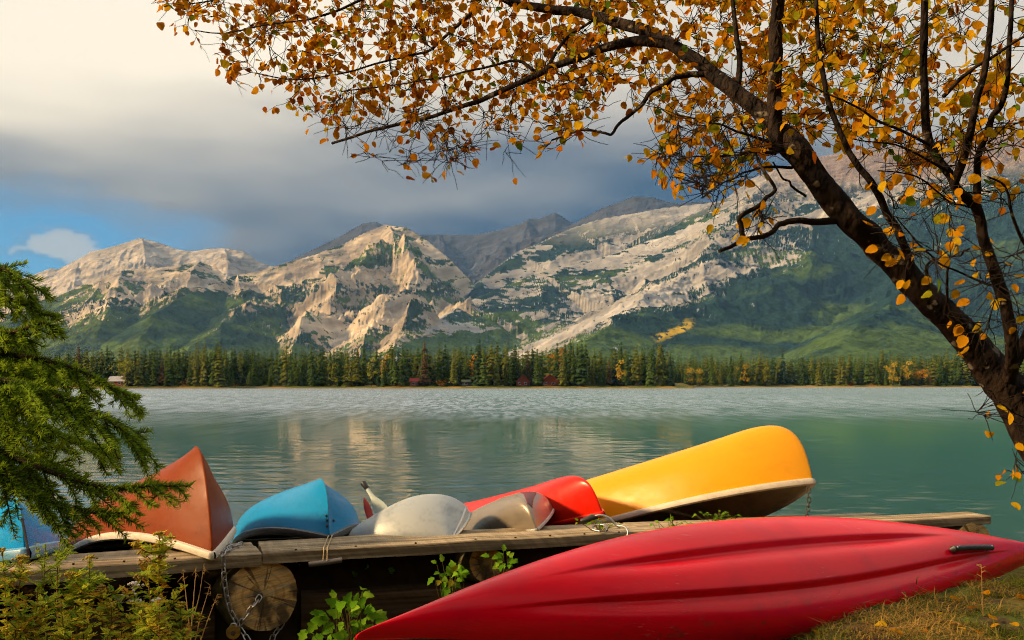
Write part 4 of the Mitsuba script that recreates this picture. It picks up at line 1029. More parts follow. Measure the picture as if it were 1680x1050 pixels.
for step, ti in enumerate(order):
    tip, nleaf, tone = TIPS[ti]
    if step % 12 == 0 and extra:
        allp = np.vstack([NODE] + extra); allr = np.concatenate([NRAD] + extra_r); tree_pts = cKDTree(allp)
    dd, kk = tree_pts.query(tip, k=4)
    k = kk[0] if dd[0] > .06 else kk[min(3, len(kk) - 1)]
    base = allp[k]; span = np.linalg.norm(tip - base)
    m = max(3, int(span / .05))
    s = np.linspace(0, 1, m + 1)[:, None]
    side = norm(np.cross(tip - base, rng.randn(3)))
    path = base * (1 - s) + tip * s + side * np.sin(s * np.pi) * span * rng.uniform(-.16, .16) + np.array([0, 0, -1]) * (s ** 2 - s) * -.10 * span
    path[1:] += rng.randn(m, 3) * .010 * min(span * 3, 1)
    r0 = min(allr[k] * .7, .0015 + .0042 * span)
    r = np.linspace(r0, .0015, m + 1)
    twigs.append(tube(path, r, 5, cap=False))
    extra.append(path[1:]); extra_r.append(r[1:])
    n_side = rng.poisson(4.4)
    ends = [path]
    for q in range(n_side):
        j = rng.randint(m // 3, m + 1)
        dv = norm(norm(path[-1] - path[0]) + rng.randn(3) * .8) * rng.uniform(.06, .17)
        sp = path[j] + np.linspace(0, 1, 4)[:, None] * dv + rng.randn(4, 3) * .004
        sp[0] = path[j]
        twigs.append(tube(sp, np.linspace(.0018, .0011, 4), 4, cap=False)); ends.append(sp)
    for q in range(rng.poisson(nleaf * 1.22)):
        e = ends[rng.randint(len(ends))]
        j = rng.randint(len(e) // 2, len(e))
        leaf_sites.append((e[j], norm(e[-1] - e[0]), tone))
add(alder, 'twigs', join(twigs), 'alder_twig', smooth=True, kind='stuff')

leaves = []
for c, d, tone in leaf_sites:
    ax = norm(d * .5 + rng.randn(3) * .7 + np.array([0, 0, -.55]))
    up = norm(rng.randn(3) * .8 + np.array([0, -.5, .5]))
    R = look_basis(ax, up)
    s = rng.uniform(.026, .043) * rng.uniform(.85, 1.1) * (1.0 if tone < 2 else 1.0)
    w = [[.16, .10, .27, .24, .04, .13, .05, .01], [.26, .18, .22, .12, .08, .05, .06, .03], [.26, .26, .12, .05, .16, .02, .09, .04], [.34, .28, .06, .02, .22, 0, .06, .02]][tone]
    leaves.append((mat4(R, c + ax * s * .3, s), rng.randint(8), rng.choice(8, p=w), c))
leaves.sort(key=lambda q: np.linalg.norm(q[3] - [0, 0, EYE]) + (3 if abs((q[3][0] / q[3][1]) * F) > 840 or q[3][2] > EYE + .425 * q[3][1] else 0))
PL = {(a, b): ply(LEAF[a], 'autumn_leaf', smooth=True, color=np.tile(LCOL[b], (len(LEAF[a][0]), 1))) for a in range(8) for b in range(8)}
for M, a, b, c in leaves[:300]:
    scene[free(f'{alder}__leaf')] = {**PL[a, b], 'to_world': T(M)}
vs, fs, cs, n = [], [], [], 0
for M, a, b, c in leaves[300:]:
    v, f = xf(LEAF[a], M)
    vs.append(v); fs.append(f + n); n += len(v)
    cs.append(np.tile(LCOL[b] * rng.uniform(.75, 1.15), (len(v), 1)))
add(alder, 'foliage', (np.vstack(vs), np.vstack(fs)), 'autumn_leaf', smooth=True, kind='stuff', color=np.vstack(cs))
print('leaves', len(leaves), 'twigs', len(twigs))
# ---------------------------------------------------------------- spruce boughs reaching in from the left
mat('spruce_bark', (0.05, 0.035, 0.022), 0.9, 0.1)
scene['needle'] = {'type': 'principledthin', 'base_color': {'type': 'mesh_attribute', 'name': 'vertex_color'}, 'roughness': 0.5, 'diff_trans': 0.9, 'spec_trans': 0.0, 'eta': 1.4}
spruce = thing('spruce_tree', 'near spruce at the left edge with drooping needled boughs in front of the canoes', 'tree')
add(spruce, 'trunk', tube(np.array([P(-420, 2100, 3.4), P(-410, 900, 3.4), P(-400, 100, 3.4), P(-395, -900, 3.4)]), [.16, .14, .11, .06], 16, bump=.2), 'spruce_bark', smooth=True)
rng = np.random.RandomState(31)
BOUGHS = [  # surveyed (px, py, metres); spread of side twigs
 ([(-400, 330, 3.4), (-200, 390, 3.2), (-80, 420, 3.1), (0, 440, 3.05), (40, 470, 3.0), (56, 505, 3.0)], .22),
 ([(-400, 420, 3.4), (-200, 450, 3.2), (-60, 470, 3.1), (20, 492, 3.0), (62, 512, 3.0), (92, 520, 3.0)], .13),
 ([(-400, 460, 3.4), (-180, 520, 3.2), (-60, 545, 3.1), (20, 545, 3.0), (70, 530, 2.95), (98, 545, 2.95)], .14),
 ([(-400, 470, 3.4), (-150, 540, 3.2), (-20, 575, 3.1), (70, 590, 3.05), (140, 612, 3.0), (190, 640, 3.0), (226, 654, 3.0)], .24),
 ([(-400, 560, 3.4), (-150, 600, 3.1), (-20, 620, 2.95), (70, 640, 2.9), (140, 670, 2.9), (200, 705, 2.9), (240, 742, 2.9)], .26),
 ([(-400, 620, 3.4), (-150, 660, 3.3), (-20, 690, 3.3), (60, 705, 3.3), (130, 725, 3.3), (190, 748, 3.3)], .24),
 ([(-400, 660, 3.4), (-150, 700, 3.0), (-20, 735, 2.9), (60, 765, 2.85), (130, 790, 2.85), (190, 802, 2.85), (250, 797, 2.85), (312, 798, 2.85)], .20),
 ([(-400, 600, 3.4), (-200, 660, 3.0), (-60, 720, 2.85), (20, 780, 2.8), (80, 822, 2.8), (150, 840, 2.8), (215, 842, 2.8)], .20),
 ([(-300, 500, 3.3), (-120, 560, 3.2), (-40, 600, 3.2), (30, 640, 3.2), (70, 690, 3.2)], .26),
 ([(-300, 400, 3.3), (-120, 480, 3.3), (-40, 520, 3.3), (20, 560, 3.3), (60, 600, 3.3)], .22),
]
tw, shoots = [], []
for i, (pts, spread) in enumerate(BOUGHS):
    path = spline(np.array([P(*q) for q in pts]), 8)
    add(spruce, 'bough', tube(path, np.linspace(.013, .003, len(path)), 7, bump=.2, seed=i), 'spruce_bark', smooth=True)
    seg = np.linalg.norm(np.diff(path, axis=0), axis=1); cum = np.concatenate([[0], np.cumsum(seg)])
    L = cum[-1]
    vis0 = cum[np.argmax((path[:, 0] / path[:, 1]) * F > -1010)]
    shoots.append((path[np.searchsorted(cum, vis0):], 1.0))
    s, k = vis0, 0
    while s < L - .03:
        j = min(np.searchsorted(cum, s), len(path) - 2)
        t = norm(path[min(j + 2, len(path) - 1)] - path[max(j - 1, 0)])
        side = norm(np.cross(t, [0, 0, 1])) * (1 if k % 2 else -1)
        rem = (L - s) / max(L - vis0, .1)
        ln = spread * (0.30 + 0.75 * min(rem * 1.6, 1)) * rng.uniform(.65, 1.15)
        d = norm(t * rng.uniform(.6, 1.0) + side * rng.uniform(.5, .9) + np.array([0, 0, rng.uniform(-.75, .12)]))
        m = 7
        q = np.linspace(0, 1, m)[:, None]
        p = path[j] + d * q * ln + np.array([0, 0, -1]) * q ** 2 * ln * rng.uniform(.1, .4) + t * q ** 2 * ln * .2
        tw.append(tube(p, np.linspace(.0035, .0014, m), 4, cap=False)); shoots.append((p, .95))
        for _ in range(int(ln / .055)):
            a = rng.randint(1, m - 1)
            d2 = norm(norm(p[-1] - p[0]) + rng.randn(3) * .65 + np.array([0, 0, -.25])) * ln * rng.uniform(.25, .5)
            p2 = p[a] + np.linspace(0, 1, 4)[:, None] * d2
            tw.append(tube(p2, np.linspace(.0022, .0012, 4), 4, cap=False)); shoots.append((p2, .85))
        s += rng.uniform(.026, .044); k += 1
add(spruce, 'twigs', join(tw), 'spruce_bark', kind='stuff')
nv, nf, nc, n = [], [], [], 0
for p, sz in shoots:
    ln = np.linalg.norm(np.diff(p, axis=0), axis=1).sum()
    cnt = int(ln * 1300)
    if cnt < 3: continue
    u = rng.rand(cnt) * (len(p) - 1)
    j = u.astype(int).clip(0, len(p) - 2)
    base = p[j] + (p[j + 1] - p[j]) * (u - j)[:, None]
    t = p[j + 1] - p[j]; t /= np.linalg.norm(t, axis=1, keepdims=True) + 1e-9
    r = rng.randn(cnt, 3); r[:, 2] += .35
    r -= t * (r * t).sum(1, keepdims=True); r /= np.linalg.norm(r, axis=1, keepdims=True) + 1e-9
    d = t * rng.uniform(.5, 1.0, (cnt, 1)) + r
    d /= np.linalg.norm(d, axis=1, keepdims=True)
    l = rng.uniform(.018, .031, (cnt, 1)) * sz
    w = np.cross(d, rng.randn(cnt, 3)); w /= np.linalg.norm(w, axis=1, keepdims=True) + 1e-9
    v = np.stack([base + w * .0011, base - w * .0011, base + d * l * .6 - w * .0013, base + d * l, base + d * l * .6 + w * .0013], 1)
    f = np.array([[0, 1, 2], [0, 2, 4], [4, 2, 3]])[None] + (np.arange(cnt) * 5)[:, None, None] + n
    tip = (u / (len(p) - 1))[:, None]
    c = np.array([.105, .20, .018]) * (1 - tip * .8) + np.array([.34, .46, .035]) * tip * .8
    c = c * rng.uniform(.6, 1.4, (cnt, 1))
    brown = rng.rand(cnt, 1) < .03
    c = np.where(brown, np.array([.12, .05, .015]), c)
    nv.append(v.reshape(-1, 3)); nf.append(f.reshape(-1, 3)); nc.append(np.repeat(c, 5, 0)); n += cnt * 5
add(spruce, 'needles', (np.vstack(nv), np.vstack(nf)), 'needle', kind='stuff', color=np.vstack(nc))
print('needles', n // 5)
# ---------------------------------------------------------------- plants, grass, chains and small things
scene['plant_leaf'] = {'type': 'principledthin', 'base_color': {'type': 'mesh_attribute', 'name': 'vertex_color'}, 'roughness': 0.5, 'diff_trans': 0.8, 'spec_trans': 0.0, 'eta': 1.4}
mat('green_stem', (0.10, 0.09, 0.02), 0.7, 0.2)
mat('dry_stem', (0.26, 0.15, 0.05), 0.8, 0.2)
mat('tansy_yellow', leafy((0.36, 0.25, 0.02), .4, 60.0), 0.8, 0.2)
mat('tansy_brown', leafy((0.22, 0.14, 0.03), .4, 60.0), 0.8, 0.2)
mat('aster_white', (0.62, 0.56, 0.52), 0.7, 0.2)
rng = np.random.RandomState(64)

def frond(L, w, r, n=6):
    """A small cut leaf: leaflets in pairs along a midrib (x along)."""
    parts = []
    for i in range(n):
        t = .18 + .72 * i / (n - 1)
        l = w * math.sin(math.pi * (.25 + .65 * t)) * r.uniform(.8, 1.2)
        for s in (-1, 1):
            d = np.array([.65, s * .75, r.uniform(-.1, .25)]); d /= np.linalg.norm(d)
            nrm = np.array([-d[1], d[0], 0]) * l * .26
            b = np.array([t * L, 0, .06 * L * math.sin(t * 3)])
            parts.append((np.array([b, b + d * l * .5 + nrm, b + d * l, b + d * l * .5 - nrm]), np.array([[0, 1, 2], [0, 2, 3]])))
    parts.append((np.array([[0, .002, 0], [0, -.002, 0], [L, 0, .02 * L], ]), np.array([[0, 1, 2]])))
    tip = np.array([L, 0, .02 * L])
    parts.append((np.array([tip - [.2 * w, 0, 0], tip + [0.1 * w, .2 * w, 0], tip + [.7 * w, 0, 0], tip + [.1 * w, -.2 * w, 0]]), np.array([[0, 1, 2], [0, 2, 3]])))
    return join(parts)
FRONDS = [frond(1.0, .34, np.random.RandomState(s)) for s in range(4)]
ICO = trimesh.creation.icosphere(subdivisions=1)
PC = np.array([[.30, .42, .04], [.42, .48, .04], [.56, .54, .05], [.66, .48, .04], [.60, .29, .03], [.36, .18, .04], [.18, .32, .04]])
def weed(px, py, d, label, group, heads='yellow', dense=1.0, tone=None, width=.075, bare=.15):
    top = P(px, py, d)
    gz = bank_height(np.array(top[0]), np.array(top[1])) - .03
    lean = rng.uniform(-.06, .06, 2)
    base = np.array([top[0] + lean[0], top[1] + lean[1], float(gz)])
    H = top[2] - base[2]
    t = thing('wild_plant', label, 'plant', group)
    path = spline(np.array([base, base * .6 + top * .4 + [rng.uniform(-.02, .02), 0, 0], base * .25 + top * .75 + [rng.uniform(-.02, .02), 0, 0], top]), 6)
    add(t, 'stem', tube(path, np.linspace(.0045, .002, len(path)), 5), 'green_stem' if rng.rand() < .6 else 'dry_stem', smooth=True)
    vs, fs, cs, n = [], [], [], 0
    w = tone if tone is not None else [.22, .28, .2, .12, .06, .04, .08]
    tips = [top]
    stems = [(path, 1.0)]
    side = []
    for q in range(int(3 + 7 * H * dense)):
        k = rng.randint(int(len(path) * .3), len(path) - 1)
        a = rng.uniform(0, 6.28); l = rng.uniform(.05, .13)
        e = path[k] + np.array([np.cos(a) * l, np.sin(a) * l, l * rng.uniform(.5, 1.3)])
        if e[2] > top[2] - .01: e[2] = top[2] - rng.uniform(.01, .05)
        sp = np.array([path[k], (path[k] + e) / 2 - [0, 0, .01], e])
        side.append(tube(sp, [.0024, .002, .0012], 4, cap=False)); stems.append((sp, .7)); tips.append(e)
    add(t, 'side_stems', join(side), 'green_stem', kind='stuff')
    for p, sc in stems:
        L = np.linalg.norm(np.diff(p, axis=0), axis=1).sum()
        for q in range(int(L * 130 * dense) + 3):
            u = (bare * (sc == 1) + (1 - bare * (sc == 1)) * rng.rand()) * (len(p) - 1); j = min(int(u), len(p) - 2)
            c = p[j] + (p[j + 1] - p[j]) * (u - j)
            a = rng.uniform(0, 6.28)
            ax = norm([np.cos(a), np.sin(a), rng.uniform(-.35, .8)])
            s = width * rng.uniform(.45, 1.0) * (1 - .45 * u / (len(p) - 1))
            v, f = xf(FRONDS[rng.randint(4)], mat4(look_basis(ax, [rng.randn() * .3, rng.randn() * .3, 1]), c, s))
            vs.append(v); fs.append(f + n); n += len(v)
            cs.append(np.tile(PC[rng.choice(7, p=w)] * rng.uniform(.7, 1.25), (len(v), 1)))
    add(t, 'leaves', (np.vstack(vs), np.vstack(fs)), 'plant_leaf', kind='stuff', color=np.vstack(cs))
    if heads:
        for e in tips[:1] + [x for x in tips[1:] if rng.rand() < .35]:
            fl = []
            for q in range(16):
                o = np.array([rng.normal(0, .014), rng.normal(0, .014), 0]); o[2] = .012 - (o[0] ** 2 + o[1] ** 2) * 12 + rng.uniform(-.004, .004)
                fl.append((np.asarray(ICO.vertices) * np.array([.0058, .0058, .0045]) + o + e, ICO.faces))
                fl.append(tube(np.array([e - [0, 0, .02], o + e]), .0007, 3, cap=False))
            add(t, 'flower_head', join(fl), {'yellow': 'tansy_yellow', 'brown': 'tansy_brown', 'white': 'aster_white'}[heads], smooth=True)
    return t
GRP = 'wild plants in the left corner'
weed(262, 878, 4.1, 'tallest wild plant with yellow flower heads, standing before the white bow of the brown canoe', GRP, 'yellow', 1.5, [.25, .25, .2, .14, .08, .04, .04])
weed(240, 924, 4.0, 'thin wild plant with a single brownish flower head just left of the tallest one', GRP, 'brown', .6)
weed(147, 917, 3.9, 'wild plant with a flat yellow flower head in front of the bleached plank', GRP, 'yellow', .7)
weed(36, 917, 3.9, 'wild plant with yellow flower head under the bright blue canoe', GRP, 'yellow', .9)
weed(75, 893, 4.0, 'leafy green spike without flowers under the bright blue canoe', GRP, None, 1.5, [.5, .3, .05, .0, .0, .0, .15], .055)
weed(97, 890, 4.05, 'second leafy green spike, right next to the first under the bright blue canoe', GRP, None, 1.2, [.5, .3, .05, .0, .0, .0, .15], .05)
weed(4, 905, 3.9, 'wild plant with yellow flowers cut by the left edge of the photo', GRP, 'yellow', .9)
weed(183, 995, 3.7, 'short wild plant with pale yellow flower head below the tall ones, middle of the corner', GRP, 'yellow', .7, None, .06)
weed(166, 966, 3.8, 'bushy green and yellow wild plant left of the short pale one', GRP, 'brown', 1.2)
weed(220, 961, 3.85, 'wild plant with small white flowers at the foot of the tallest plant', GRP, 'white', 1.2)
weed(296, 994, 3.8, 'rightmost wild plant with yellow tips beside the dry stalks', GRP, 'yellow', 1.0)
weed(120, 935, 3.95, 'wild plant with green feathery leaves in the middle behind the yellow heads', GRP, None, 1.4, [.45, .3, .1, 0, 0, 0, .15], .09)
for i, (px, py, nm) in enumerate(((18, 975, 'first'), (62, 965, 'second'), (100, 985, 'third'), (140, 1000, 'fourth'), (228, 1004, 'fifth'), (262, 985, 'sixth'), (40, 1010, 'seventh'), (200, 1030, 'eighth'), (300, 1034, 'ninth'))):
    weed(px, py, 3.55 + .1 * rng.rand(), f'low brown and yellow leafy clump at the bottom left, {nm} from the left' if i < 6 else f'lowest front clump of yellowing leaves at the bottom left, {("left", "middle", "right")[i - 6]} one', GRP, None, .9, [.16, .22, .24, .16, .10, .08, .04], .075, .0)

# a vine with lobed leaves under the rack, and smaller ones
def lobed(r):
    a = [0, .35, .62, .95, 1.0]
    xs = np.array([0, .18, .30, .48, .62, .78, 1.0]); ws = np.array([.02, .30, .24, .40, .22, .20, 0.0])
    up = np.stack([xs, ws, .10 * np.abs(ws) + .06 * np.sin(xs * 4)], 1)
    dn = up[::-1][1:-1] * np.array([1, -1, 1])
    v = np.vstack([up, dn, [[.5, 0, .02]]])
    n = len(v) - 1
    v[:, 2] += -.22 * v[:, 0] ** 2
    return v + np.array([0, 0, 0]), np.array([[i, (i + 1) % n, n] for i in range(n)])
LB = lobed(None)
GC = np.array([[.13, .30, .015], [.18, .36, .02], [.09, .22, .012], [.24, .40, .03], [.30, .26, .02]])
LBP = [ply(LB, 'plant_leaf', smooth=True, color=np.tile(c, (len(LB[0]), 1))) for c in GC]
def vine(c, spread, n, size, label, seed, tones=(.3, .3, .25, .15, 0), face=(0, -1, .35), base_off=(0, .1, -.35)):
    r = np.random.RandomState(seed)
    t = thing('leafy_vine', label, 'vine')
    root = c + np.array(base_off)
    stems = []
    for i in range(n):
        o = np.array([r.normal(0, spread[0]), r.normal(0, spread[1]), r.normal(0, spread[2])])
        p = c + o
        d = norm(np.array(face) * .5 + norm(o * [1, .4, 1] + 1e-6) * .9 + r.randn(3) * .35 + np.array([0, 0, -.35]))
        up = norm(np.array(face) + r.randn(3) * .3)
        scene[free(f'{t}__leaf')] = {**LBP[r.choice(5, p=tones)], 'to_world': T(mat4(look_basis(d, up), p, size * r.uniform(.6, 1.15)))}
        mid = (root + p) / 2 + r.randn(3) * .02
        stems.append(tube(spline(np.array([root, mid, p]), 4), np.linspace(.003, .0012, 9), 4, cap=False))
    add(t, 'stems', join(stems), 'green_stem', kind='stuff')
vine(P(566, 1012, 5.15), (.085, .04, .065), 40, .085, 'bright green vine with pointed leaves left of the kayak tip, under the rack', 1)
vine(P(742, 948, 5.55), (.055, .05, .05), 30, .06, 'green vine left of the small log end, half behind the kayak', 2, (.35, .3, .2, .1, .05))
vine(P(828, 918, 5.7), (.035, .03, .035), 20, .055, 'small light green sprig hanging over the small log end', 3, (.2, .4, .1, .3, 0))
vine(P(598, 948, 6.0), (.10, .04, .03), 14, .07, 'dim dark green sprig in the shadow under the rack beams', 4, (0, 0, 1, 0, 0))
vine(P(578, 1046, 5.0), (.13, .03, .03), 12, .07, 'low leaves at the very bottom under the bright vine', 5, (.4, .2, .4, 0, 0))
def creeper(px, py, d, w, n, label, seed, tones):
    c = P(px, py, d)
    vine(c, (w, .08, .012), n, .038, label, seed, tones, (0, -.3, .8), (0, .1, -.10))
creeper(985, 858, 6.15, .07, 22, 'small yellowing creeper on the planks beside the cable lock', 6, (.2, .2, .1, .1, .4))
creeper(1105, 858, 6.3, .07, 26, 'low green creeper on the planks under the yellow canoe, left clump', 7, (.3, .3, .2, .2, 0))
creeper(1180, 848, 6.35, .06, 34, 'taller green creeper on the planks under the yellow canoe, right clump', 8, (.3, .3, .1, .3, 0))

# dry stalks by the log
for i, (a, b, c) in enumerate((((322, 930), (318, 980), (312, 1060)), ((345, 960), (330, 1010), (318, 1060)), ((300, 935), (306, 985), (314, 1060)), ((335, 925), (324, 990), (300, 1060)), ((357, 975), (340, 1020), (326, 1060)))):
    p = spline(np.array([P(*c, 4.2), P(*b, 4.3), P(*a, 4.4)]), 8)
    k = thing('dry_stalk', f'thin dry tan stalk left of the log end, {ORD[[2, 4, 0, 3, 1][i]] if i != 2 else "leftmost"}' + (' of the five' if i == 2 else ' from the left'), 'stalk', 'dry stalks beside the log end')
    add(k, 'stem', tube(p, np.linspace(.0035, .0012, len(p)), 5), 'dry_stem', smooth=True)
    add(k, 'seed_tuft', join([tube(np.array([p[-1] + [0, 0, -.01 * q], p[-1] + [rng.uniform(-.03, .03), rng.uniform(-.02, .02), -.01 * q + rng.uniform(-.03, .03)]]), [.002, .0006], 4) for q in range(6)]), 'dry_stem')

# grass and moss on the right of the bank
GZ = lambda x, y: bank_height(x, y) + .06 * (meshkit.fbm(np.stack([x, y, x * 0], -1) * 1.3, 4, 5) - .5) + .05 * (meshkit.fbm(np.stack([x, y, x * 0], -1) * 7, 3, 6) - .5)
N = 120000
gx = rng.uniform(0.2, 4.6, N); gy = rng.uniform(2.9, 6.9, N)
s_ = (gx - RA[0]) * RNRM[0] + (gy - RA[1]) * RNRM[1]
dens = meshkit.fbm(np.stack([gx * 2.6, gy * 2.6, gx * 0], -1), 3, 12)
keep = (s_ < .2 + 1.2 * (gx > 3)) & (dens > .33 + .14 * rng.rand(N))
gx, gy = gx[keep], gy[keep]; N = len(gx)
gz = GZ(gx, gy)
h = (rng.gamma(3.0, .0075, N) * (1 + 1.2 * (rng.rand(N) < .05)) + .012) * .85 * np.clip((-s_[keep] - .45) / 1.3, .2, 1.0)
a = rng.uniform(0, 6.28, N); bend = rng.uniform(.6, 3.0, N) * h
w = rng.uniform(.0012, .0030, N)
b0 = np.stack([gx, gy, gz - .004], 1); dirn = np.stack([np.cos(a), np.sin(a), a * 0], 1); sd = np.stack([-np.sin(a), np.cos(a), a * 0], 1) * w[:, None]
m1 = b0 + dirn * bend[:, None] * .3 + np.array([0, 0, 1]) * h[:, None] * .65; tp = b0 + dirn * bend[:, None] + np.array([0, 0, 1]) * h[:, None] * .95
v = np.stack([b0 - sd, b0 + sd, m1 - sd * .8, m1 + sd * .8, tp], 1).reshape(-1, 3)
f = (np.array([[0, 1, 3], [0, 3, 2], [2, 3, 4]])[None] + (np.arange(N) * 5)[:, None, None]).reshape(-1, 3)
tone = meshkit.fbm(np.stack([gx * 1.7, gy * 1.7, gx * 0 + 4], -1), 3, 2)
green = np.array([.10, .13, .015]); straw = np.array([.38, .25, .07])
mixv = np.clip((tone - .42) * 5 + rng.normal(0, .35, N), 0, 1)[:, None]
gc = green * (1 - mixv) + straw * mixv
gc = gc * rng.uniform(.6, 1.35, (N, 1))
scene['bank_grass'] = ply((v, f), 'plant_leaf', color=np.repeat(gc, 5, 0))
tag('bank_grass', 'short dry grass and green moss blades on the bank beside the kayak', 'grass', kind='stuff')

# fallen leaves and sticks on the bank
FL = [(1716, 'x')]
spots = [(1626, 1034), (1585, 1040), (1560, 1028), (1624, 1022), (1455, 1034), (1510, 1042), (1340, 1046), (1655, 952), (1668, 985), (1622, 982), (1540, 1012), (1590, 1005), (1480, 1046), (1660, 1030), (1605, 1046), (1575, 990)]
for i, (px, py) in enumerate(spots):
    y = 4.3
    for _ in range(12):
        x = (px - 840) / F * y
        z = float(GZ(np.array(x), np.array(y)))
        y = (EYE - z) * F / (py - HOR)
    k = free('fallen_leaf')
    R = look_basis(norm([math.cos(i * 2.3), math.sin(i * 2.3), .1]), norm([rng.uniform(-.3, .3), rng.uniform(-.5, .1), 1]))
    scene[k] = {**PL[i % 5, [0, 1, 2, 0, 4, 3][i % 6]], 'to_world': T(mat4(R, [x, y, z + .018], rng.uniform(.035, .055)))}
    tag(k, 'fallen orange leaf lying on the grassy bank at the lower right', 'leaf', 'fallen leaves on the bank')
def ground_stick(pts, r, label):
    q = []
    for px, py in pts:
        y = 4.2
        for _ in range(12):
            x = (px - 840) / F * y; z = float(GZ(np.array(x), np.array(y))); y = (EYE - z) * F / (py - HOR)
        q.append([x, y, z + r * .8])
    p = spline(np.array(q), 8)
    k = free('stick')
    scene[k] = ply(tube(p, np.linspace(r, r * .4, len(p)), 7, bump=.3), 'dry_stem', smooth=True)
    tag(k, label, 'stick')
ground_stick([(1425, 1036), (1480, 1034), (1530, 1026), (1550, 1018)], .010, 'crooked grey stick lying along the grass below the kayak')
ground_stick([(1500, 1014), (1535, 1005), (1565, 1000)], .006, 'short thin stick lying just below the kayak')
ground_stick([(1560, 1020), (1590, 1030), (1640, 1050)], .006, 'thin stick slanting to the bottom edge at the lower right')
for px, py, hh, lab in ((1610, 944, .10, 'tall dry weed stem standing against the dark end of the kayak'), (1486, 988, .09, 'small branched dry weed in front of the kayak'), (1428, 1014, .06, 'little bent dry weed at the foot of the kayak'), (1556, 1042, .13, 'pale dry weed stem standing in the grass near the bottom')):
    p0 = P(px, py, 4.35); z0 = float(GZ(np.array(p0[0]), np.array(p0[1])))
    k = thing('dry_weed', lab, 'weed')
    pts = np.array([[p0[0] + .01, p0[1], z0 - .01], [p0[0] + .004, p0[1], (z0 + p0[2]) / 2 + .02], [p0[0], p0[1], max(p0[2], z0) + hh * .5]])
    add(k, 'stem', tube(spline(pts, 5), .0022, 5), 'dry_stem')
    add(k, 'seed_head', join([tube(np.array([pts[2] - [0, 0, .008 * q], pts[2] + [rng.uniform(-.022, .022), rng.uniform(-.02, .02), -.008 * q + rng.uniform(0, .02)]]), [.0022, .0012], 4) for q in range(8)]), 'dry_stem')

# ---------------------------------------------------------------- chains, locks, paddles
def link_mesh(L, W, r):
    a = np.linspace(0, 2 * np.pi, 17)[:-1]
    x = np.sign(np.cos(a)) * (L / 2 - W / 2) + np.cos(a) * W / 2
    y = np.sin(a) * W / 2
    p = np.stack([x, y, x * 0], 1)
    p = np.vstack([p, p[:1]])
    v, f = tube(np.vstack([p, p[1:2]]), r, 7, cap=False)
    return v, f
LK = ply(link_mesh(.058, .030, .0042), 'galvanised', smooth=True)
LKD = ply(link_mesh(.045, .026, .0036), 'dark_interior', smooth=True)
def chain(paths, label, shape=LK, pitch=.047):
    t = thing('chain', label, 'chain')
    for pts in paths:
        p = spline(np.asarray(pts, float), 12)
        cum = np.concatenate([[0], np.cumsum(np.linalg.norm(np.diff(p, axis=0), axis=1))])
        n = max(1, int(round(cum[-1] / pitch)))
        for i in range(n):
            s = (i + .5) / n * cum[-1]
            q = np.array([np.interp(s, cum, p[:, k]) for k in range(3)])
            q2 = np.array([np.interp(s + .01, cum, p[:, k]) for k in range(3)]) - np.array([np.interp(s - .01, cum, p[:, k]) for k in range(3)])
            R = look_basis(q2, (0, -1, .001))
            if i % 2: R = np.stack([R[:, 0], R[:, 2], -R[:, 1]], 1)
            tw_ = math.radians(25 + rng.uniform(-12, 12)); c, s2 = math.cos(tw_), math.sin(tw_)
            R = R @ np.array([[1, 0, 0], [0, c, -s2], [0, s2, c]])
            scene[free(f'{t}__link')] = {**shape, 'to_world': T(mat4(R, q))}
    return t
J0 = P(391, 1026, 5.28)
chain([[P(398, 893, 5.60), P(378, 899, 5.47), P(367, 908, 5.31), P(367, 935, 5.29), P(370, 965, 5.28), P(378, 1000, 5.28), J0], [J0, P(403, 1012, 5.28), P(416, 994, 5.29), P(427, 978, 5.36)], [J0 + [.012, 0, -.02], P(400, 1040, 5.26), P(410, 1056, 5.24), P(418, 1080, 5.2)]],
      'galvanised chain looping from the planks to the hole in the big log end')
chain([[P(464, 1021, 5.47), P(455, 1034, 5.44), P(446, 1050, 5.40), P(440, 1080, 5.4)]], 'short dull chain hanging behind the big log end')
y0 = P(1326, 800, 6.62)
chain([[y0, y0 + [.0, -.01, -.11], P(1324, 846, 6.55), P(1322, 866, 6.5)]], 'dark chain hanging from the bow of the yellow canoe', LKD, .037)
pk = thing('padlock', 'round brass padlock joining the chain below the log end', 'padlock')
pc = P(383, 1037, 5.25)
add(pk, 'body', tube(np.array([pc + [0, .013, 0], pc + [0, .011, 0], pc + [0, -.011, 0], pc + [0, -.013, 0]]), [.036, .040, .040, .036], 28), 'brass', smooth=40)
add(pk, 'keyway', tube(np.array([pc + [.002, -.012, -.004], pc + [.002, -.0142, -.004]]), .014, 16), 'dark_interior')
a = np.linspace(0, np.pi, 12)
add(pk, 'shackle', tube(pc + np.stack([.020 * np.cos(a), 0 * a, .028 + .022 * np.sin(a)], 1), .0045, 8), 'brushed_steel', smooth=True)

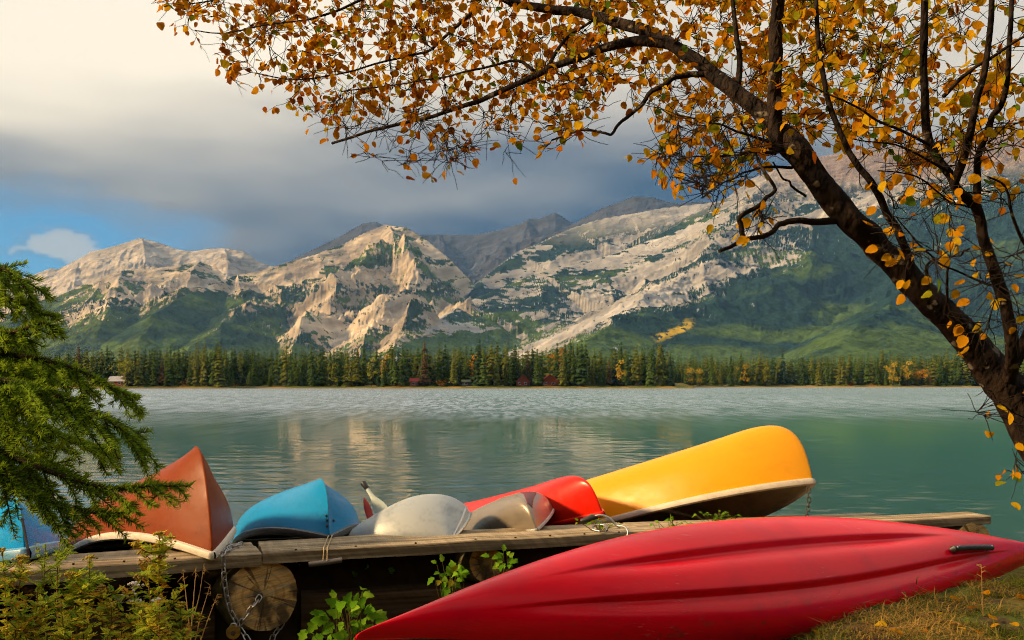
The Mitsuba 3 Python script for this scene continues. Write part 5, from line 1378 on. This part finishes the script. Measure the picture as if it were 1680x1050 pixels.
lk = thing('cable_lock', 'black cable lock with grey steel cable looped over the plank beside the red canoe', 'lock')
lc = P(962, 853, 6.12)
add(lk, 'body', tube(np.array([lc + [-.035, .01, -.012], lc, lc + [.04, 0, .016], lc + [.075, .0, .022]]), [.016, .021, .021, .015], 12), 'black_trim', smooth=40)
for pts in ([(972, 848, 6.12), (985, 845, 6.1), (1000, 850, 6.08), (1012, 862, 6.06), (1024, 864, 6.02), (1030, 872, 5.98), (1028, 886, 5.97)], [(985, 872, 6.05), (972, 868, 6.1), (978, 861, 6.12), (992, 862, 6.08), (996, 870, 6.02)]):
    add(lk, 'cable', tube(spline(np.array([P(*q) for q in pts]), 8), .0075, 8), 'galvanised', smooth=True)

mat('paddle_pale', (0.50, 0.56, 0.50), 0.45, 0.4)
mat('paddle_red', (0.42, 0.03, 0.02), 0.45, 0.4)
def paddle(a, b, ws, m, label, tip=None):
    a, b = P(*a), P(*b)
    t = thing('paddle', label, 'paddle')
    n = len(ws); p = a + (b - a) * np.linspace(0, 1, n)[:, None]
    d = norm(b - a); sd = norm(np.cross(d, [0, 1, 0])); nn_ = np.cross(sd, d)
    k = np.linspace(0, 2 * np.pi, 17)[:-1]
    v = np.vstack([p[i] + np.outer(np.cos(k), sd) * ws[i] + np.outer(np.sin(k), nn_) * max(.004, min(ws[i], .013 if i < n / 2 else .006)) for i in range(n)])
    i, j = np.meshgrid(np.arange(n - 1), np.arange(16), indexing='ij')
    q = np.stack([i * 16 + j, i * 16 + (j + 1) % 16, (i + 1) * 16 + (j + 1) % 16, (i + 1) * 16 + j], -1).reshape(-1, 4)
    add(t, 'blade', (v, np.vstack([q[:, [0, 1, 2]], q[:, [0, 2, 3]]])), m, smooth=True)
    if tip:
        add(t, 'grip', tube(np.array([a - d * .035 - sd * .012, a - d * .025, a + d * .03]), [.012, .021, .017], 10), tip, smooth=True)
paddle((599, 797, 6.5), (640, 858, 6.35), [.014, .014, .015, .020, .034, .046, .050, .050, .046, .03], 'paddle_pale', 'pale paddle with black grip sticking up behind the aluminium canoe', 'black_trim')
paddle((597, 816, 6.5), (608, 850, 6.4), [.003, .012, .020, .024, .026, .026, .024], 'paddle_red', 'dark red paddle tip sticking up left of the pale paddle')
